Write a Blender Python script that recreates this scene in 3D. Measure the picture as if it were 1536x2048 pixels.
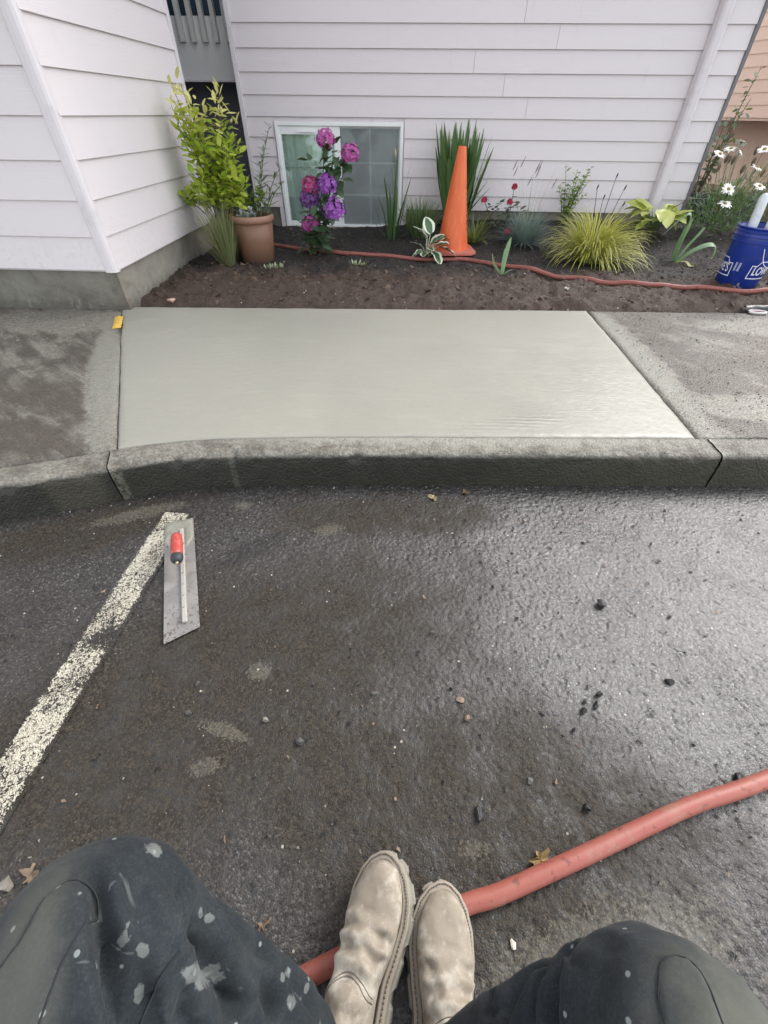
import bpy, bmesh, math, random
import numpy as np
from mathutils import Vector, Matrix, noise as mn
from mathutils.bvhtree import BVHTree

for o in list(bpy.data.objects): bpy.data.objects.remove(o)
SC = bpy.context.scene
COL = SC.collection
RAD = math.radians

# ------------------------------------------------------------------ camera
PITCH, YAW, ROLL = RAD(43.744), RAD(2.544), RAD(0.626)
cf = Vector((-math.sin(YAW)*math.cos(PITCH), math.cos(YAW)*math.cos(PITCH), -math.sin(PITCH)))
cr = Vector((math.cos(YAW), math.sin(YAW), 0)); cu = cr.cross(cf)
r2 = cr*math.cos(ROLL)+cu*math.sin(ROLL); u2 = -cr*math.sin(ROLL)+cu*math.cos(ROLL)
cam = bpy.data.cameras.new('camera'); camo = bpy.data.objects.new('camera', cam); COL.objects.link(camo)
m = Matrix.Identity(4)
for i in range(3): m[i][0], m[i][1], m[i][2] = r2[i], u2[i], -cf[i]
m[2][3] = 1.1
camo.matrix_world = m
cam.sensor_fit = 'VERTICAL'; cam.sensor_height = 24; cam.lens = 24*832.4/2048
cam.clip_start = 0.02; cam.clip_end = 500
SC.camera = camo

# ------------------------------------------------------------------ sky, sun, exposure
SUN_EL, SUN_AZ = RAD(40), RAD(52)      # azimuth clockwise from +Y: over the gap on the right
W = bpy.data.worlds.new('World'); SC.world = W; W.use_nodes = True
wt = W.node_tree; bg = wt.nodes['Background']
sky = wt.nodes.new('ShaderNodeTexSky'); sky.sky_type = 'NISHITA'; sky.sun_disc = False
sky.sun_elevation = SUN_EL; sky.sun_rotation = SUN_AZ; sky.air_density = 1.0; sky.dust_density = 1.5; sky.ozone_density = 1.0
hs = wt.nodes.new('ShaderNodeHueSaturation'); hs.inputs['Saturation'].default_value = 0.20
wt.links.new(sky.outputs[0], hs.inputs['Color']); wt.links.new(hs.outputs[0], bg.inputs[0])
bg.inputs[1].default_value = 0.15
sl = bpy.data.lights.new('sun', 'SUN'); sl.energy = 0.8; sl.angle = RAD(28); sl.color = (1.0, 0.965, 0.92)
so = bpy.data.objects.new('sun', sl); COL.objects.link(so)
sd = Vector((math.sin(SUN_AZ)*math.cos(SUN_EL), math.cos(SUN_AZ)*math.cos(SUN_EL), math.sin(SUN_EL)))
so.rotation_euler = (-sd).to_track_quat('-Z', 'Y').to_euler()
SC.view_settings.view_transform = 'Standard'; SC.view_settings.look = 'None'
SC.view_settings.exposure = 1.65; SC.view_settings.gamma = 1.0
SC.view_settings.use_curve_mapping = False

# ------------------------------------------------------------------ node helpers
def setin(t, node, k, v):
    s = node.inputs[k]
    if isinstance(v, bpy.types.NodeSocket): t.links.new(v, s)
    else:
        if hasattr(s.default_value, '__len__') and not hasattr(v, '__len__'): v = (v,)*len(s.default_value)
        if hasattr(s.default_value, '__len__') and len(s.default_value) == 4 and len(v) == 3: v = (*v, 1)
        s.default_value = v
def nd(t, typ, ins=None, **at):
    n = t.nodes.new(typ)
    for k, v in at.items(): setattr(n, k, v)
    for k, v in (ins or {}).items(): setin(t, n, k, v)
    return n
def math_(t, op, a, b=0.0, c=None, clamp=False):
    i = {0: a, 1: b}
    if c is not None: i[2] = c
    return nd(t, 'ShaderNodeMath', i, operation=op, use_clamp=clamp).outputs[0]
def mix(t, f, a, b, mode='MIX'):
    return nd(t, 'ShaderNodeMix', {0: f, 6: a, 7: b}, data_type='RGBA', blend_type=mode).outputs[2]
def noi(t, sc, det=4, ro=.55, vec=None, dist=0.0):
    i = {'Scale': sc, 'Detail': det, 'Roughness': ro, 'Distortion': dist}
    if vec is not None: i['Vector'] = vec
    return nd(t, 'ShaderNodeTexNoise', i).outputs[0]
def vor(t, sc, vec=None, feature='F1', out='Distance', rnd=1.0):
    i = {'Scale': sc, 'Randomness': rnd}
    if vec is not None: i['Vector'] = vec
    return nd(t, 'ShaderNodeTexVoronoi', i, feature=feature).outputs[out]
def sstep(t, v, a, b, lo=0., hi=1.):
    return nd(t, 'ShaderNodeMapRange', {0: v, 1: a, 2: b, 3: lo, 4: hi}, interpolation_type='SMOOTHSTEP').outputs[0]
def pos(t): return nd(t, 'ShaderNodeNewGeometry').outputs['Position']
def oco(t): return nd(t, 'ShaderNodeTexCoord').outputs['Object']
def rnd(t): return nd(t, 'ShaderNodeObjectInfo').outputs['Random']
def scalev(t, v, s, off=(0,0,0)):
    return nd(t, 'ShaderNodeMapping', {0: v, 1: off, 3: s}).outputs[0]
def bump(t, h, st=.5, d=.01, n=None):
    i = {'Strength': st, 'Distance': d, 'Height': h}
    if n is not None: i['Normal'] = n
    return nd(t, 'ShaderNodeBump', i).outputs[0]
def blob(t, P, c, r, rot=0., nz=None, amt=.5, a=1.15, b=.55):
    """soft-edged stain mask, 1 inside"""
    v = nd(t, 'ShaderNodeVectorMath', {0: P, 1: (c[0], c[1], 0)}, operation='SUBTRACT').outputs[0]
    v = nd(t, 'ShaderNodeVectorRotate', {'Vector': v, 'Angle': -rot}, rotation_type='Z_AXIS').outputs[0]
    v = nd(t, 'ShaderNodeVectorMath', {0: v, 1: (1/r[0], 1/r[1], 0)}, operation='MULTIPLY').outputs[0]
    l = nd(t, 'ShaderNodeVectorMath', {0: v}, operation='LENGTH').outputs['Value']
    if nz is not None: l = math_(t, 'ADD', l, math_(t, 'MULTIPLY', math_(t, 'SUBTRACT', nz, .5), amt))
    return sstep(t, l, a, b)
MATS = {}
def material(name, fn):
    if name in MATS: return MATS[name]
    M = bpy.data.materials.new(name); M.use_nodes = True; t = M.node_tree
    b = t.nodes['Principled BSDF']
    r = fn(t, b) or {}
    for k, v in r.items(): setin(t, b, k, v)
    MATS[name] = M
    return M
def plain(name, col, ro=.6, var=.12, sc=8., bs=.0, bsc=60., metal=0., spec=.5, dirt=None, dirt_amt=.5):
    def f(t, b):
        P = oco(t); n = noi(t, sc, 5, .6, P)
        c = mix(t, n, tuple(x*(1-var) for x in col), tuple(min(1, x*(1+var)) for x in col))
        if dirt:
            d = sstep(t, noi(t, sc*2.3, 6, .7, P), .5, .72)
            c = mix(t, math_(t, 'MULTIPLY', d, dirt_amt), c, dirt)
        r = {'Base Color': c, 'Roughness': math_(t, 'ADD', ro-.08, math_(t, 'MULTIPLY', n, .16)), 'Metallic': metal, 'Specular IOR Level': spec}
        if bs: r['Normal'] = bump(t, noi(t, bsc, 4, .6, P), bs, .004)
        return r
    return material(name, f)
def leafmat(name, c1, c2, ro=.5, trans=.35, veins=True, spread=.5):
    """leaf colours drift over the plant (object random + noise in space); some light passes through"""
    def f(t, b):
        P = pos(t); n = noi(t, 9., 3, .6, P)
        f_ = math_(t, 'ADD', math_(t, 'MULTIPLY', rnd(t), spread), math_(t, 'MULTIPLY', n, 1-spread*.5), clamp=True)
        c = mix(t, f_, c1, c2)
        tr = nd(t, 'ShaderNodeBsdfTranslucent', {0: mix(t, .25, c, (.5, .6, .1))}).outputs[0]
        o = t.nodes['Material Output']
        ms = nd(t, 'ShaderNodeMixShader', {0: trans, 1: b.outputs[0], 2: tr}).outputs[0]
        t.links.new(ms, o.inputs['Surface'])
        return {'Base Color': c, 'Roughness': ro, 'Normal': bump(t, noi(t, 120., 2, .5, P), .15, .003)}
    return material(name, f)

# ------------------------------------------------------------------ mesh helpers
class MB:
    def __init__(s): s.v = []; s.f = []; s.mi = []; s.cur = 0
    def add(s, vs, fs):
        o = len(s.v); s.v += [tuple(x) for x in vs]; s.f += [tuple(i+o for i in f) for f in fs]; s.mi += [s.cur]*len(fs)
    def box(s, a, b):
        x0, y0, z0 = a; x1, y1, z1 = b
        s.add([(x0,y0,z0),(x1,y0,z0),(x1,y1,z0),(x0,y1,z0),(x0,y0,z1),(x1,y0,z1),(x1,y1,z1),(x0,y1,z1)],
              [(0,3,2,1),(4,5,6,7),(0,1,5,4),(1,2,6,5),(2,3,7,6),(3,0,4,7)])
    def tube(s, pts, rad, n=8, cap=True):
        pts = [Vector(p) for p in pts]; k = len(pts)
        if not hasattr(rad, '__len__'): rad = [rad]*k
        o = len(s.v); ref = None
        for i, p in enumerate(pts):
            d = (pts[min(i+1, k-1)]-pts[max(i-1, 0)]).normalized()
            if ref is None: ref = d.orthogonal().normalized()
            ref = (ref-d*ref.dot(d)).normalized(); q = d.cross(ref)
            for j in range(n):
                a = 2*math.pi*j/n; s.v.append(tuple(p+(ref*math.cos(a)+q*math.sin(a))*rad[i]))
        for i in range(k-1):
            for j in range(n):
                s.f.append((o+i*n+j, o+i*n+(j+1) % n, o+(i+1)*n+(j+1) % n, o+(i+1)*n+j)); s.mi.append(s.cur)
        if cap:
            s.f.append(tuple(o+j for j in range(n))[::-1]); s.f.append(tuple(o+(k-1)*n+j for j in range(n))); s.mi += [s.cur]*2
    def lathe(s, prof, n=32, c=(0,0,0), capb=False, capt=False):
        o = len(s.v)
        for r, z in prof:
            for j in range(n):
                a = 2*math.pi*j/n; s.v.append((c[0]+r*math.cos(a), c[1]+r*math.sin(a), c[2]+z))
        for i in range(len(prof)-1):
            for j in range(n):
                s.f.append((o+i*n+j, o+i*n+(j+1) % n, o+(i+1)*n+(j+1) % n, o+(i+1)*n+j)); s.mi.append(s.cur)
        if capb: s.f.append(tuple(o+j for j in range(n))[::-1]); s.mi.append(s.cur)
        if capt: s.f.append(tuple(o+(len(prof)-1)*n+j for j in range(n))); s.mi.append(s.cur)
    def grid(s, fn, nu, nv):
        o = len(s.v)
        for j in range(nv+1):
            for i in range(nu+1): s.v.append(tuple(fn(i/nu, j/nv)))
        for j in range(nv):
            for i in range(nu):
                a = o+j*(nu+1)+i; s.f.append((a, a+1, a+nu+2, a+nu+1)); s.mi.append(s.cur)
    def strip(s, pts, wid, side, fold=0.):
        """ribbon along pts, half widths wid, side vectors; centre lowered by fold*width"""
        o = len(s.v); k = len(pts)
        for i in range(k):
            d = (pts[min(i+1, k-1)]-pts[max(i-1, 0)]).normalized(); up = side[i].cross(d).normalized()
            s.v += [tuple(pts[i]-side[i]*wid[i]), tuple(pts[i]-up*(fold*wid[i])), tuple(pts[i]+side[i]*wid[i])]
        for i in range(k-1):
            a = o+i*3
            s.f += [(a, a+1, a+4, a+3), (a+1, a+2, a+5, a+4)]; s.mi += [s.cur]*2
    def mesh(s, name, mats, smooth=True):
        me = bpy.data.meshes.new(name); me.from_pydata(s.v, [], s.f)
        for x in (mats if isinstance(mats, (list, tuple)) else [mats]): me.materials.append(x)
        me.polygons.foreach_set('material_index', s.mi)
        me.polygons.foreach_set('use_smooth', [smooth]*len(s.f)); me.update()
        return me
    def obj(s, name, mats, parent=None, smooth=True, loc=None):
        return link(name, s.mesh(name, mats, smooth), parent, loc)
def link(name, me, parent=None, loc=None):
    o = bpy.data.objects.new(name, me); COL.objects.link(o)
    if parent is not None: o.parent = parent
    if loc is not None: o.location = loc
    return o
def tag(o, label=None, cat=None, group=None, kind=None):
    if label: o['label'] = label
    if cat: o['category'] = cat
    if group: o['group'] = group
    if kind: o['kind'] = kind
    return o
def thing(name, label, cat, loc=(0,0,0), group=None, rz=0.):
    o = bpy.data.objects.new(name, None); COL.objects.link(o); o.location = loc; o.rotation_euler[2] = rz
    o.empty_display_size = .1
    return tag(o, label, cat, group)
def bevel(o, w=.003, seg=2, ang=35):
    b = o.modifiers.new('bevel', 'BEVEL'); b.width = w; b.segments = seg; b.limit_method = 'ANGLE'; b.angle_limit = RAD(ang)
    return o
def sm(a, b, x):
    t = min(1, max(0, (x-a)/(b-a))); return t*t*(3-2*t)
def lerp(a, b, t): return a+(b-a)*t
def fbm(x, y, z=0., o=4): return mn.fractal(Vector((x, y, z)), .9, 2.1, o)
def aim(d, up=Vector((0,0,1)), roll=0.):
    """rotation taking +Y to d with +Z near up"""
    y = Vector(d).normalized(); x = y.cross(up)
    if x.length < 1e-4: x = Vector((1,0,0))
    x.normalize(); z = x.cross(y)
    M = Matrix((x, y, z)).transposed().to_4x4()
    return M @ Matrix.Rotation(roll, 4, 'Y')

# ------------------------------------------------------------------ ground heights
KF = [(-6,-1.0),(-4.5,-.35),(-3,.33),(-2.2,.70),(-1.75,.885),(-1.461,1.007),(-1.307,1.062),(-1.147,1.121),(-1.066,1.155),(-.983,1.190),(-.837,1.229),(-.663,1.256),(-.401,1.281),(0,1.309),(.416,1.331),(.827,1.353),(1.24,1.375),(1.522,1.392),(7,1.70)]
def kfront(x):
    for (a, b), (c, d) in zip(KF, KF[1:]):
        if x <= c: return lerp(b, d, (x-a)/(c-a))
    return KF[-1][1]
def kf(x): return sum(kfront(x+d) for d in (-.06, -.03, 0, .03, .06))/5
def kn(x):
    s = (kf(x+.02)-kf(x-.02))/.04; l = math.hypot(1, s); return Vector((-s/l, 1/l, 0))
KW = .125
def kback(x): p = Vector((x, kf(x), 0))+kn(x)*KW; return p
def wz(y): return .150+.020*sm(1.2, 2.9, y)          # pavement top
def backedge(x): return 2.825+.050*(x+1.74)
def soil(x, y):
    h = .165+.05*sm(2.85, 3.35, y)-.015*sm(3.6, 4.2, y)+.085*sm(4.0, 5.3, y)*sm(-.6, .6, x)+.02*sm(4.0, 5.2, y)
    return h
def soilr(x, y):
    e = backedge(x)
    edge = sm(e, e+.10, y)
    h = soil(x, y)-(1-edge)*.05
    r = fbm(x*2.2, y*2.2, 3)*.014+fbm(x*6, y*8, 9, 6)*.024+fbm(x*25, y*25, 2, 3)*.007
    clod = max(0, mn.noise(Vector((x*14, y*14, 5)))-.05)*.018
    cl2 = max(0, mn.noise(Vector((x*38, y*38, 1)))-.0)*.009
    front = 1-sm(3.55, 3.95, y)
    return h+r*(.6+.6*front)*edge+(clod*front+cl2)*edge
# ------------------------------------------------------------------ setting: materials
def f_asphalt(t, b, paint=False):
    P = pos(t)
    n1 = noi(t, 3.2, 6, .62, P, .4); n2 = noi(t, 11., 6, .65, P); n3 = noi(t, 60., 3, .6, P)
    agg = vor(t, 250., P); agg2 = noi(t, 420., 2, .6, P); cells = vor(t, 250., P, 'F1', 'Color')
    cv = nd(t, 'ShaderNodeSeparateColor', {0: cells}).outputs[0]
    clean = mix(t, cv, (.010, .0096, .0091), (.068, .063, .058))
    clean = mix(t, math_(t, 'MULTIPLY', math_(t, 'GREATER_THAN', cv, .94), .6), clean, (.19, .19, .18))
    brown = mix(t, n2, (.019, .0155, .012), (.060, .048, .037))
    # soil film tracked over the asphalt on the left and under the sitter
    m1 = blob(t, P, (-.50, .42), (.95, .50), .55, n1, 1.0, 1.2, .45)
    m2 = blob(t, P, (.12, .20), (.72, .32), -.1, n1, 1.2, 1.2, .4)
    m3 = blob(t, P, (-1.15, .98), (.55, .16), .40, n1, 1.2, 1.2, .4)
    m4 = blob(t, P, (-.10, 1.12), (.60, .14), .06, n1, 1.4, 1.2, .4)
    m6 = blob(t, P, (-1.3, .45), (.50, .40), 0, n1, 1.2, 1.2, .3)
    m7 = blob(t, P, (.95, .05), (.55, .22), .3, n1, 1.2, 1.2, .3)
    mx = lambda a, b_: math_(t, 'MAXIMUM', a, b_)
    dm = mx(mx(mx(m1, m2), mx(m3, m4)), mx(math_(t, 'MULTIPLY', m6, .7), math_(t, 'MULTIPLY', m7, .5)))
    grain = math_(t, 'ADD', math_(t, 'MULTIPLY', cv, .55), math_(t, 'MULTIPLY', noi(t, 95., 4, .7, P), .9))
    dm = math_(t, 'MULTIPLY', dm, sstep(t, math_(t, 'ADD', n2, math_(t, 'MULTIPLY', math_(t, 'SUBTRACT', grain, .7), .5)), .25, .55, .25, .95))
    brown = mix(t, sstep(t, grain, .45, 1.05), mix(t, .55, brown, (.008, .007, .006)), mix(t, .35, brown, (.105, .088, .068)))
    col = mix(t, dm, clean, brown)
    # pale dried cement slurry and worn patches
    s1 = blob(t, P, (-.98, 1.08), (.26, .055), .42, n2, 1.3, 1.1, .3)
    s2 = blob(t, P, (-.40, .345), (.11, .028), -.25, n2, 1.4, 1.1, .3)
    s3 = blob(t, P, (-.42, .27), (.06, .035), .2, n2, 1.6, 1.1, .3)
    s4 = blob(t, P, (.44, .01), (.34, .11), .25, n2, 1.6, 1.1, .4)
    s5 = blob(t, P, (.19, .15), (.06, .025), .1, n2, 1.4, 1.1, .3)
    s6 = blob(t, P, (-.60, 1.15), (.06, .035), .1, n2, 1.4, 1.1, .3)
    s7 = blob(t, P, (1.5, 1.10), (.42, .16), .15, n2, 1.4, 1.1, .2)
    s8 = blob(t, P, (-.25, 1.04), (.09, .05), .1, n2, 1.4, 1.1, .3)
    s9 = blob(t, P, (-.36, .5), (.05, .05), .1, n2, 1.7, 1.0, .2)
    sm_ = mx(mx(mx(s1, s2), mx(s3, s4)), mx(mx(s5, s6), mx(math_(t, 'MULTIPLY', s7, .5), mx(s8, s9))))
    sm_ = sstep(t, math_(t, 'ADD', sm_, math_(t, 'ADD', math_(t, 'MULTIPLY', math_(t, 'SUBTRACT', grain, .72), .9), math_(t, 'MULTIPLY', math_(t, 'SUBTRACT', n2, .5), .9))), .50, .95)
    sm_ = math_(t, 'MULTIPLY', sm_, .42)
    col = mix(t, math_(t, 'MULTIPLY', sm_, .75), col, mix(t, cv, (.13, .12, .092), (.24, .22, .175)))
    # darker damp stain by the trowel
    d1 = blob(t, P, (-.50, .93), (.17, .05), .7, n2, 1.1, 1.1, .3)
    col = mix(t, math_(t, 'MULTIPLY', d1, .6), col, (.015, .015, .016))
    # light specks
    fl = math_(t, 'GREATER_THAN', nd(t, 'ShaderNodeSeparateColor', {0: vor(t, 75., P, 'F1', 'Color')}).outputs[1], .985)
    fl = math_(t, 'MULTIPLY', fl, math_(t, 'LESS_THAN', vor(t, 75., P), .22))
    col = mix(t, fl, col, (.38, .35, .29))
    h = math_(t, 'ADD', math_(t, 'MULTIPLY', agg, -1.0), math_(t, 'ADD', math_(t, 'MULTIPLY', agg2, .5), math_(t, 'MULTIPLY', n3, .35)))
    h = math_(t, 'ADD', h, math_(t, 'MULTIPLY', n2, .7))
    ro = math_(t, 'ADD', .32, math_(t, 'MULTIPLY', dm, .36))
    ro = math_(t, 'ADD', ro, math_(t, 'MULTIPLY', sm_, .2))
    ro = math_(t, 'ADD', ro, math_(t, 'MULTIPLY', math_(t, 'SUBTRACT', n1, .5), .35), clamp=True)
    r = {'Base Color': col, 'Roughness': ro, 'Normal': bump(t, h, .45, .0035), 'Specular IOR Level': math_(t, 'SUBTRACT', .6, math_(t, 'MULTIPLY', dm, .42)), 'Coat Weight': math_(t, 'MULTIPLY', math_(t, 'SUBTRACT', 1., dm), sstep(t, n1, .3, .6, .25, .65)), 'Coat Roughness': .28, 'Coat IOR': 1.4, 'Coat Normal': bump(t, math_(t, 'ADD', agg, n3), .35, .0035)}
    if paint:
        wear = math_(t, 'ADD', math_(t, 'MULTIPLY', noi(t, 150., 3, .6, P, 1.2), 1.05), math_(t, 'ADD', math_(t, 'MULTIPLY', agg2, .12), math_(t, 'MULTIPLY', noi(t, 10., 4, .6, P), .50)))
        worn = blob(t, P, (-.765, .60), (.16, .05), .35, n2, .9, 1.1, .3)
        wear = math_(t, 'ADD', wear, math_(t, 'MULTIPLY', worn, .22))
        # ragged outline along the edges of the stripe (object x runs across it)
        ex = math_(t, 'ABSOLUTE', nd(t, 'ShaderNodeSeparateXYZ', {0: oco(t)}).outputs[0])
        wear = math_(t, 'ADD', wear, sstep(t, ex, .040, .056, 0., .30))
        pm = sstep(t, wear, .93, .84)
        pc = mix(t, n2, (.52, .48, .37), (.74, .70, .58))
        pc = mix(t, math_(t, 'MULTIPLY', sstep(t, noi(t, 7., 5, .6, P), .45, .7), .45), pc, (.30, .25, .18))
        r['Base Color'] = mix(t, pm, col, pc)
        r['Roughness'] = math_(t, 'ADD', ro, math_(t, 'MULTIPLY', pm, .15), clamp=True)
        r['Normal'] = bump(t, math_(t, 'ADD', h, math_(t, 'MULTIPLY', pm, .35)), .8, .007)
    return r
asph = material('wet_asphalt', f_asphalt)
asphp = material('worn_line_paint', lambda t, b: f_asphalt(t, b, True))

def f_newcon(t, b):
    P = pos(t)
    n = noi(t, 1.7, 5, .6, P, .5); n2 = noi(t, 34., 4, .6, scalev(t, P, (1, 1.6, 1)))
    st = noi(t, 9., 4, .55, scalev(t, P, (.35, 2.2, 1)), .6)
    c = mix(t, n, (.265, .262, .222), (.335, .328, .278))
    c = mix(t, math_(t, 'MULTIPLY', sstep(t, st, .5, .75), .25), c, (.375, .367, .315))
    # trowel-chatter ripples where the surface is still wet, near the front right corner
    rp = blob(t, P, (.75, 1.85), (.62, .42), .6, n, .8, 1.2, .2)
    wv = noi(t, 46., 3, .5, scalev(t, P, (.55, 1.3, 1)), .8)
    rays = nd(t, 'ShaderNodeTexWave', {'Vector': scalev(t, P, (1, 2.2, 1)), 'Scale': 5., 'Distortion': 5., 'Detail': 2., 'Detail Scale': .8}, bands_direction='Y').outputs[1]
    rm = blob(t, P, (.42, 1.55), (.30, .06), .25, n, .8, 1.2, .2)
    pin = sstep(t, noi(t, 130., 3, .6, P), .66, .74)
    c = mix(t, math_(t, 'MULTIPLY', pin, .35), c, (.13, .13, .11))
    c = mix(t, math_(t, 'MULTIPLY', sstep(t, noi(t, 60., 5, .7, P, .6), .45, .75), .22), c, (.39, .382, .33))
    arc = nd(t, 'ShaderNodeTexWave', {'Vector': nd(t, 'ShaderNodeVectorMath', {0: P, 1: (-.2, .3, 0)}, operation='SUBTRACT').outputs[0], 'Scale': 6., 'Distortion': 2.5, 'Detail': 3., 'Detail Scale': 1.2}, wave_type='RINGS', rings_direction='Z').outputs[1]
    h = math_(t, 'ADD', math_(t, 'MULTIPLY', n2, .35), math_(t, 'MULTIPLY', st, .35))
    h = math_(t, 'ADD', h, math_(t, 'MULTIPLY', math_(t, 'MULTIPLY', arc, sstep(t, n, .40, .62)), .16))
    h = math_(t, 'ADD', h, math_(t, 'MULTIPLY', pin, -.25))
    h = math_(t, 'ADD', h, math_(t, 'MULTIPLY', math_(t, 'MULTIPLY', wv, rp), .45))
    h = math_(t, 'ADD', h, math_(t, 'MULTIPLY', math_(t, 'MULTIPLY', rays, rm), .8))
    ro = math_(t, 'SUBTRACT', math_(t, 'ADD', math_(t, 'ADD', .20, math_(t, 'MULTIPLY', n, .32)), math_(t, 'MULTIPLY', st, .18)), math_(t, 'MULTIPLY', rp, .14))
    return {'Base Color': c, 'Roughness': ro, 'Normal': bump(t, h, .55, .008), 'Specular IOR Level': .5}
newcon = material('fresh_concrete', f_newcon)

def f_oldcon(t, b, kind='walk'):
    P = pos(t)
    n1 = noi(t, 2.6, 6, .65, P, .6); n2 = noi(t, 14., 6, .7, P, .3); n3 = noi(t, 70., 3, .6, P)
    st = noi(t, 5., 6, .7, scalev(t, nd(t, 'ShaderNodeVectorRotate', {'Vector': P, 'Angle': RAD(38)}, rotation_type='Z_AXIS').outputs[0], (.45, 2.2, 1)), .9)
    ag = vor(t, 110., P); cv = nd(t, 'ShaderNodeSeparateColor', {0: vor(t, 110., P, 'F1', 'Color')}).outputs[0]
    base = mix(t, n2, (.105, .10, .085), (.20, .19, .16))
    base = mix(t, math_(t, 'MULTIPLY', sstep(t, n3, .42, .62), .5), base, (.28, .265, .22))
    base = mix(t, math_(t, 'MULTIPLY', math_(t, 'GREATER_THAN', cv, .7), .35), base, (.36, .33, .27))
    mud = mix(t, n2, (.026, .021, .017), (.085, .068, .053))
    mud = mix(t, math_(t, 'MULTIPLY', sstep(t, n3, .45, .65), .5), mud, (.12, .10, .08))
    x = nd(t, 'ShaderNodeSeparateXYZ', {0: P}).outputs[0]; y = nd(t, 'ShaderNodeSeparateXYZ', {0: P}).outputs[1]
    if kind == 'walk':
        mk = math_(t, 'ADD', math_(t, 'MULTIPLY', st, .75), math_(t, 'MULTIPLY', n1, .55))
        cl = mx3 = math_(t, 'MAXIMUM', blob(t, P, (-2.1, 2.55), (.42, .22), 0, n2, .7), blob(t, P, (-1.42, 1.80), (.10, .70), .47, n2, .6))
        cr_ = math_(t, 'MAXIMUM', blob(t, P, (1.27, 2.2), (.10, .9), 0, n2, .6), math_(t, 'MAXIMUM', blob(t, P, (1.62, 1.75), (.34, .13), -.15, n2, .8), blob(t, P, (2.3, 2.75), (.5, .20), 0, n2, 1.)))
        cl = math_(t, 'MAXIMUM', cl, cr_)
        mk = math_(t, 'ADD', math_(t, 'SUBTRACT', mk, math_(t, 'MULTIPLY', cl, .30)), math_(t, 'ADD', sstep(t, x, 1.2, 1.6, 0., .07), math_(t, 'MULTIPLY', math_(t, 'SUBTRACT', n3, .5), .30)))
        mm = math_(t, 'MULTIPLY', sstep(t, mk, .50, .74), sstep(t, n3, .25, .55, .75, 1.))
        c = mix(t, math_(t, 'MULTIPLY', mm, .92), base, mud)
        # smear of wet cement alongside the new slab
        sme = math_(t, 'MAXIMUM', blob(t, P, (-1.50, 1.95), (.085, .80), .475, n2, .9, 1.1, .5), blob(t, P, (1.27, 2.35), (.07, .75), .02, n2, .9, 1.1, .4))
        c = mix(t, math_(t, 'MULTIPLY', sme, .62), c, (.25, .25, .21))
        ro = math_(t, 'SUBTRACT', .62, math_(t, 'MULTIPLY', sstep(t, x, .9, 2.2), .20))
        ro = math_(t, 'ADD', ro, math_(t, 'MULTIPLY', math_(t, 'SUBTRACT', n1, .5), .25))
    else:
        c = mix(t, math_(t, 'MULTIPLY', sstep(t, math_(t, 'ADD', math_(t, 'MULTIPLY', n1, .5), math_(t, 'MULTIPLY', n2, .5)), .46, .62), .7), base, mud)
        sl = blob(t, P, (.15, 1.445), (1.35, .085), .05, n2, 1.2, 1.1, .3)
        c = mix(t, math_(t, 'MULTIPLY', math_(t, 'MULTIPLY', sl, sstep(t, n3, .2, .5)), .85), c, (.29, .284, .24))
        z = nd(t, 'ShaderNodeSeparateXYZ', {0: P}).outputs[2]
        # algae, wet grime and the street face's shade painted in, up to a ragged line
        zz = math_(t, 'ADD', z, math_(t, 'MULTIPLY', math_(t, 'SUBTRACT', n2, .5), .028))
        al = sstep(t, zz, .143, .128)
        face_col = mix(t, n2, (.012, .012, .009), (.034, .033, .022))
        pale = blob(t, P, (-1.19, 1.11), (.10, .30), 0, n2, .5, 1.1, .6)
        face_col = mix(t, math_(t, 'MULTIPLY', pale, .6), face_col, (.065, .06, .042))
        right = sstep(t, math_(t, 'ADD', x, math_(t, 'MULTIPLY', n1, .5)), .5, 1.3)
        face_col = mix(t, math_(t, 'MULTIPLY', right, .5), face_col, (.055, .05, .033))
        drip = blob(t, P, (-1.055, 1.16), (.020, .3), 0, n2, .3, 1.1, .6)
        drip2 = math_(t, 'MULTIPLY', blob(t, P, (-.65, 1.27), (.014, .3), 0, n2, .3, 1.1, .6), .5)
        face_col = mix(t, math_(t, 'MULTIPLY', math_(t, 'MULTIPLY', math_(t, 'MAXIMUM', drip, drip2), sstep(t, n3, .3, .6)), .7), face_col, (.13, .125, .095))
        c = mix(t, al, c, face_col)
        ro = math_(t, 'SUBTRACT', .66, math_(t, 'MULTIPLY', al, .1))
    h = math_(t, 'ADD', math_(t, 'MULTIPLY', ag, -.6), math_(t, 'ADD', math_(t, 'MULTIPLY', n2, 1.), math_(t, 'MULTIPLY', n3, .5)))
    return {'Base Color': c, 'Roughness': ro, 'Normal': bump(t, h, .55, .008)}
oldcon = material('old_concrete', f_oldcon)
kerbm = material('kerb_concrete', lambda t, b: f_oldcon(t, b, 'kerb'))

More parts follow.
